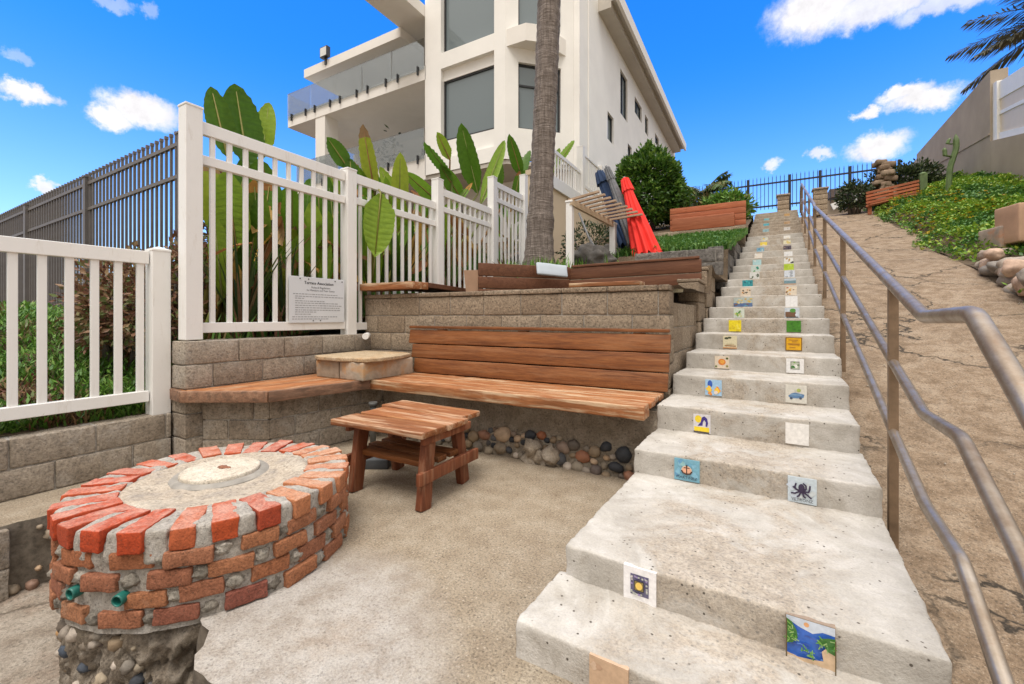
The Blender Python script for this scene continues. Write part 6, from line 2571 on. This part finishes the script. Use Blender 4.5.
def shrub(name, label, c, rx, ry, rz, n_, leaf, mat_, seed, hole=.25, cat='shrub', shell=.55, group=None, trunk=True, woodmat=None):
    """crown of many small leaves in clumps with gaps, on a few woody stems"""
    q_ = random.Random(seed)
    t = thing(name, label, cat, (c[0], c[1], c[2] - rz), group)
    mb = MB()
    c = Vector(c)
    k = 0
    while k < n_:
        d = Vector((q_.gauss(0, 1), q_.gauss(0, 1), q_.gauss(0, 1))).normalized()
        if d.z < -.75:
            continue
        lump = 1 + .22 * noise.noise(d * 2.2 + Vector((seed, 0, 0))) + .13 * noise.noise(d * 5.5 + Vector((0, seed, 0)))
        r = lump * (shell + (1 - shell) * q_.random() ** .6)
        p = c + Vector((d.x * rx * r, d.y * ry * r, d.z * rz * r))
        if noise.noise(p * (2.6 / max(.5, min(rx, 1.2))) + Vector((0, 0, seed))) < -hole and r > .7:
            k += .3
            continue
        dd = (d + Vector((q_.uniform(-1, 1), q_.uniform(-1, 1), q_.uniform(-.7, .9)))).normalized() * leaf * q_.uniform(.7, 1.3)
        upv = (d + Vector((q_.uniform(-.6, .6), q_.uniform(-.6, .6), q_.uniform(0, .8)))).normalized()
        s_ = dd.cross(upv)
        if s_.length < 1e-5:
            continue
        s_ = s_.normalized() * leaf * .24
        f = upv * leaf * .05
        mb.add([p, p + dd * .45 + s_, p + dd, p + dd * .45 - s_, p + dd * .5 - f], [(0, 1, 4), (1, 2, 4), (2, 3, 4), (3, 0, 4)])
        k += 1
    mb.build('foliage', mat_, t)
    if trunk:
        mb = MB()
        for i in range(7):
            a = i * .9
            e = c + Vector((math.cos(a) * rx * .55, math.sin(a) * ry * .55, rz * q_.uniform(-.1, .5)))
            b0_ = Vector((c.x + .1 * math.cos(a), c.y + .1 * math.sin(a), c.z - rz * 1.05))
            mb.tube([b0_, b0_.lerp(e, .5) + Vector((0, 0, .1)), e], [.04, .028, .01], 7)
        mb.build('stems', woodmat or M['bark'], t)
    return t


shrub('bush', 'big rounded glossy green bush beside the red umbrella and the house', on_y(647, 194, 12.7), .98, .9, 1.22, 14000, .135, M['bush'], 5, hole=.5, shell=.7)
shrub('shrub', 'dark shrub low under the slatted rack beside the umbrella poles', (-2.75, 7.75, 2.35), .55, .4, .5, 1500, .07, M['shrub_olive'], 6)
shrub('shrub', 'feathery olive green shrub behind the upper left bench', (-1.55, 13.9, 4.1), .8, .5, .62, 2600, .13, M['flax'], 7, shell=.3)
shrub('shrub', 'loose yellow green shrub at the right end behind the upper left bench', (-.80, 13.4, 4.05), .65, .45, .55, 2000, .14, M['grass'], 8, shell=.3)
shrub('hedge', 'dark clipped hedge behind the red slatted bench below the stucco wall', S(2.95, 16.4, 4.85), .95, .5, .62, 4200, .11, M['shrub_olive'], 9, shell=.4)
shrub('hedge', 'dark bushy plant in front of the iron fence left of the stone pier', S(1.75, 15.9, 4.55), .45, .4, .48, 1600, .10, M['shrub_olive'], 10, shell=.4)
shrub('shrub', 'dry reddish brown shrub behind the short white fence', (-5.0, 1.70, 1.15), .75, .42, .55, 5200, .06, M['dry_shrub'], 15, hole=.2, shell=.25)
shrub('shrub', 'tangled brown shrub against the post between the two white fences', (-4.75, 2.05, 1.35), .38, .3, .5, 1700, .07, M['dry_shrub'], 16, hole=.2, shell=.3)
shrub('shrub', 'dry brown bush rising beyond the grey metal fence', (-5.7, 3.0, 2.0), .7, .5, .9, 2200, .10, M['dry_shrub'], 17, hole=.15, shell=.2)
flax('sword_plant', 'spiky dark green plant between the bush and the small palm on the upper lawn', (-1.65, 12.3, 3.3), 70, 1.0, 51, lean=.8, w=.04)
flax('sword_plant', 'spiky plant at the right end behind the upper left bench beside the iron fence', (-.55, 12.6, 3.4), 70, .95, 52, lean=.8, w=.04)
flax('sword_plant', 'reddish grassy tuft at the foot of the palm beside the fence post', (-3.42, 5.75, 1.75), 40, .32, 44, M['dry_shrub'], lean=.9, w=.025)

# ---- palms
palm = thing('palm_tree', 'tall palm tree with a ringed grey brown trunk beside the house', 'palm tree', (-3.05, 6.2, 1.75))
mb = MB()
vs, fs = [], []
nK, nJ = 48, 190
H = 12.0
for j in range(nJ + 1):
    w = j / nJ
    z = 1.68 + w * H
    cx_ = -3.05 + .16 * smooth(0, .5, w) + .05 * math.sin(w * 5)
    h_ = z - 1.68
    r = .185 + .14 * math.exp(-h_ / .42) - .02 * w + .02 * math.exp(-((h_ - .95) / .12) ** 2)
    ring = .006 * math.sin(h_ * 62 + 2 * noise.noise(Vector((h_ * 3, 0, 0))))
    for k in range(nK):
        a = 2 * math.pi * k / nK
        rr = r + ring + .012 * noise.noise(Vector((math.cos(a) * 3, math.sin(a) * 3, h_ * 9)))
        vs.append((cx_ + rr * math.cos(a), 6.2 + rr * math.sin(a), z))
fs = [(j * nK + k, j * nK + (k + 1) % nK, (j + 1) * nK + (k + 1) % nK, (j + 1) * nK + k) for j in range(nJ) for k in range(nK)]
mb.add(vs, fs, 0, True)
mb.build('trunk', M['bark'], palm)


def fronds(c, n_, L, seed, leaflet, nl, mat_, par, sag=(.2, .9), elev=(-.4, 1.1), azr=(0, 6.28), fixed=None, lw=.07, hang=.55):
    q_ = random.Random(seed)
    mb = MB()
    c = Vector(c)
    dirs = fixed or [(q_.uniform(*azr), q_.uniform(*elev), q_.uniform(*sag)) for _ in range(n_)]
    for (a, e, sg_) in dirs:
        ln_ = L * q_.uniform(.85, 1.1)
        d = Vector((math.cos(a) * math.cos(e), math.sin(a) * math.cos(e), math.sin(e)))
        pts = [c + d * ln_ * s - Vector((0, 0, sg_ * ln_ * s * s)) for s in [j / 12 for j in range(13)]]
        mb.tube(pts, [.018 * (1 - j / 13) + .004 for j in range(13)], 5)
        for j in range(nl):
            s = .12 + .88 * j / nl
            i = min(int(s * 12), 11)
            p = pts[i].lerp(pts[i + 1], s * 12 - i)
            tg = (pts[i + 1] - pts[i]).normalized()
            side = tg.cross(Vector((0, 0, 1))).normalized()
            for sgn in (-1, 1):
                l_ = leaflet * (math.sin(math.pi * min(.97, s * .85 + .12)) ** .6) * q_.uniform(.8, 1.15)
                dd = (side * sgn * .8 + tg * .55 - Vector((0, 0, q_.uniform(.15, hang)))).normalized() * l_
                simple_leaf(mb, p, dd, leaflet * lw)
    return mb.build('fronds', mat_, par)


fronds((-2.88, 6.2, 13.7), 34, 1.9, 3, .55, 26, M['frond'], palm)
t = thing('palm_tree', 'small feathery palm behind the bush and upper left bench', 'palm tree', (-1.9, 15.2, 3.9))
cpos = on_y(702, 196, 15.2)
fronds(cpos, 0, 1.45, 4, .48, 40, M['frond'], t, lw=.13, fixed=[(.45, .85, .22), (.2, .45, .45), (-.5, .75, .5), (2.6, .85, .35), (2.9, .4, .45), (3.6, .7, .5), (4.3, .6, .6), (5.3, .6, .6), (.9, .5, .6), (.15, 1.0, .3)], hang=.9)
mb = MB()
mb.tube([cpos - Vector((0, 0, 1.6)), cpos], [.12, .09], 10)
mb.build('trunk', M['bark'], t)
t = thing('palm_tree', 'tall palm with drooping dark fronds at the upper right edge', 'palm tree', S(7.2, 20, 5))
cpos = on_y(1085, 6, 20)
fronds(cpos, 0, 2.75, 6, .8, 64, M['frond_dark'], t, fixed=[(3.3, .30, .24), (3.05, .05, .22), (3.3, -.18, .20), (3.6, .55, .25), (2.9, -.35, .25), (.4, .3, .4), (5.8, .2, .3), (1.2, .5, .4), (4.6, .3, .3), (2.2, .4, .3), (0, .9, .3), (3.5, 1.0, .2)])
mb = MB()
mb.tube([(cpos.x, cpos.y, 4.5), (cpos.x, cpos.y, cpos.z)], [.28, .18], 14)
mb.build('trunk', M['bark'], t)

# boulders round the palm foot and rack
for k, (u, v, yy, r, lab) in enumerate(((592, 256, 6.9, .28, 'dark grey boulder between the palm foot and the white rack post'), (606, 255, 7.6, .26, 'dark grey boulder behind the leaning grey poles'))):
    p = on_y(u, v, yy)
    mb = MB()
    mb.blob((p.x, p.y, p.z - .04), r * 1.2, r * .8, r * .75, seed=k + 4, amp=.5, freq=2.6, seg=30, rings=20)
    tag(mb.build('boulder', M['boulder']), lab, 'boulder')

# ---- ground covers
q = random.Random(77)
mb = MB()
for i in range(34000):
    y = q.uniform(5.9, 17.0)
    x = bed_edge(y) - .12 + (q.random() ** .8) * 2.1
    if x > 4.15:
        continue
    if 6.2 < y < 8.15 and x < 2.8 and q.random() < .9:
        continue
    dens = noise.noise(Vector((x * 1.6, y * 1.2, 3)))
    if x < bed_edge(y) + .25 + .25 * noise.noise(Vector((y * 2, 0, 5))) and q.random() < .45:
        continue
    p = S(x, y, z_bed(x, y) - .01)
    hgt = .06 + .09 * (dens + .6) + (.05 if x > 3.2 else 0)
    for _ in range(2):
        a = q.uniform(0, 6.28)
        c = p + Vector((q.uniform(-.04, .04), q.uniform(-.04, .04), q.uniform(.0, 1) * hgt))
        d = Vector((math.cos(a), math.sin(a), q.uniform(.1, 1.2))).normalized() * q.uniform(.045, .08)
        simple_leaf(mb, c, d, .04, 0 if dens + .35 * noise.noise(Vector((x * 5, y * 5, 1))) > -.02 else 1, Vector((q.uniform(-.5, .5), q.uniform(-.5, .5), 1)))
o = mb.build('ground_cover', [M['groundcover'], M['lowcover']])
tag(o, 'dense yellow green ground cover spilling down the right slope', 'ground cover', kind='stuff')
mb = MB()
for i in range(260):
    y, x = q.uniform(10.5, 16.8), None
    x = bed_edge(y) + q.uniform(.0, 1.2)
    p = S(x, y, z_bed(x, y) + q.uniform(.05, .16))
    for k in range(4):
        a = q.uniform(0, 6.28)
        simple_leaf(mb, p, Vector((math.cos(a), math.sin(a), .5)) * .045, .04)
tag(mb.build('yellow_flowers', m_leaf('yellow_petal', [(0, (.55, .42, .02)), (.7, (.65, .40, .03)), (1, (.50, .16, .03))])), 'yellow and orange flowers scattered along the top of the right slope', 'flowers', kind='stuff')
mb = MB()
for i in range(5200):
    y = q.uniform(7.15, 11.0)
    x1 = S(SL + .02, y).x
    x = x1 - q.uniform(0, 1) ** 1.2 * 2.0
    p = Vector((x, y, z_terr(x, y) - .01))
    for _ in range(2):
        a = q.uniform(0, 6.28)
        if q.random() < .6:
            blade(mb, p + Vector((q.uniform(-.04, .04), q.uniform(-.04, .04), 0)), q.uniform(.07, .17), .02, q.uniform(.02, .1), a)
        else:
            simple_leaf(mb, p + Vector((0, 0, q.uniform(.03, .12))), Vector((math.cos(a), math.sin(a), q.uniform(.1, .8))).normalized() * .08, .04, 0)
tag(mb.build('lawn_cover', M['lowcover']), 'green ground cover on the small lawn left of the stairs below the upper bench', 'ground cover', kind='stuff')
mb = MB()
for i in range(2600):
    x, y = q.uniform(-3.7, -.4), q.uniform(5.3, 7.0)
    if behind(x, y) < .06:
        x, y = q.uniform(-3.6, -2.2), q.uniform(4.6, 6.6)
        if behind(x, y) < .08:
            continue
    dens = noise.noise(Vector((x * 1.5, y * 1.5, 9)))
    if x > -2.6 and (q.random() < .93 or x > -1.6):
        continue
    blade(mb, Vector((x, y, z_terr(x, y) - .01)), q.uniform(.10, .26) * (1 + dens * .5), .022, q.uniform(.02, .14), q.uniform(0, 6.28))
tag(mb.build('planter_grass', M['grass']), 'tufted green plants in the planter round the palm foot', 'ground cover', kind='stuff')
mb = MB()
for i in range(24000):
    x = -4.06 - 3.6 * q.random() ** 1.5
    y = q.uniform(-.3, 2.1)
    if y > 1.62 and x > -4.3:
        continue
    dens = noise.noise(Vector((x * 2, y * 2, 9)))
    p = Vector((x, y, z_hill(x, y) - .02))
    br = noise.noise(Vector((x * 1.3, y * 1.7, 21))) + .5 * noise.noise(Vector((x * 4, y * 4, 2)))
    mi_ = 1 if br + .25 * (y - .9) > .22 + q.uniform(-.2, .2) else (2 if q.random() < .3 else 0)
    if q.random() < .55:
        a = q.uniform(0, 6.28)
        simple_leaf(mb, p + Vector((0, 0, q.uniform(.02, .16))), Vector((math.cos(a), math.sin(a), q.uniform(.2, 1.4))).normalized() * q.uniform(.05, .09), .018, mi_)
    else:
        blade(mb, p, q.uniform(.06, .15) * (1 + .6 * dens), q.uniform(.009, .016), q.uniform(.03, .14), q.uniform(0, 6.28), mi_)
tag(mb.build('bank_grass', [M['grass'], M['dry_shrub'], M['lowcover']]), 'bright green grassy cover on the bank behind the short white fence', 'ground cover', kind='stuff')
mb = MB()
for i in range(3200):
    x, y = q.uniform(-5.4, -3.95), q.uniform(1.8, 6.8)
    a = q.uniform(0, 6.28)
    p = Vector((x, y, z_hill(x, y)))
    blade(mb, p, q.uniform(.1, .42), .025, q.uniform(.03, .22), a, 0 if q.random() < .6 else 1)
tag(mb.build('fence_undergrowth', [M['lowcover'], M['dry_shrub']]), 'mixed green and brown undergrowth behind the tall picket fence', 'ground cover', kind='stuff')
mb = MB()
for i in range(90):
    y = q.uniform(1.0, 9)
    p = S(q.uniform(.42, 2.1), y)
    p.z = z_ramp(.5, y) + .004
    mb.blob(p, q.uniform(.003, .009), q.uniform(.003, .009), .004, seed=i, seg=7, rings=5)
tag(mb.build('ramp_gravel', M['joint'] if 'joint' in M else M['rubble']), 'loose gravel bits lying on the sandy ramp', 'gravel', kind='stuff')
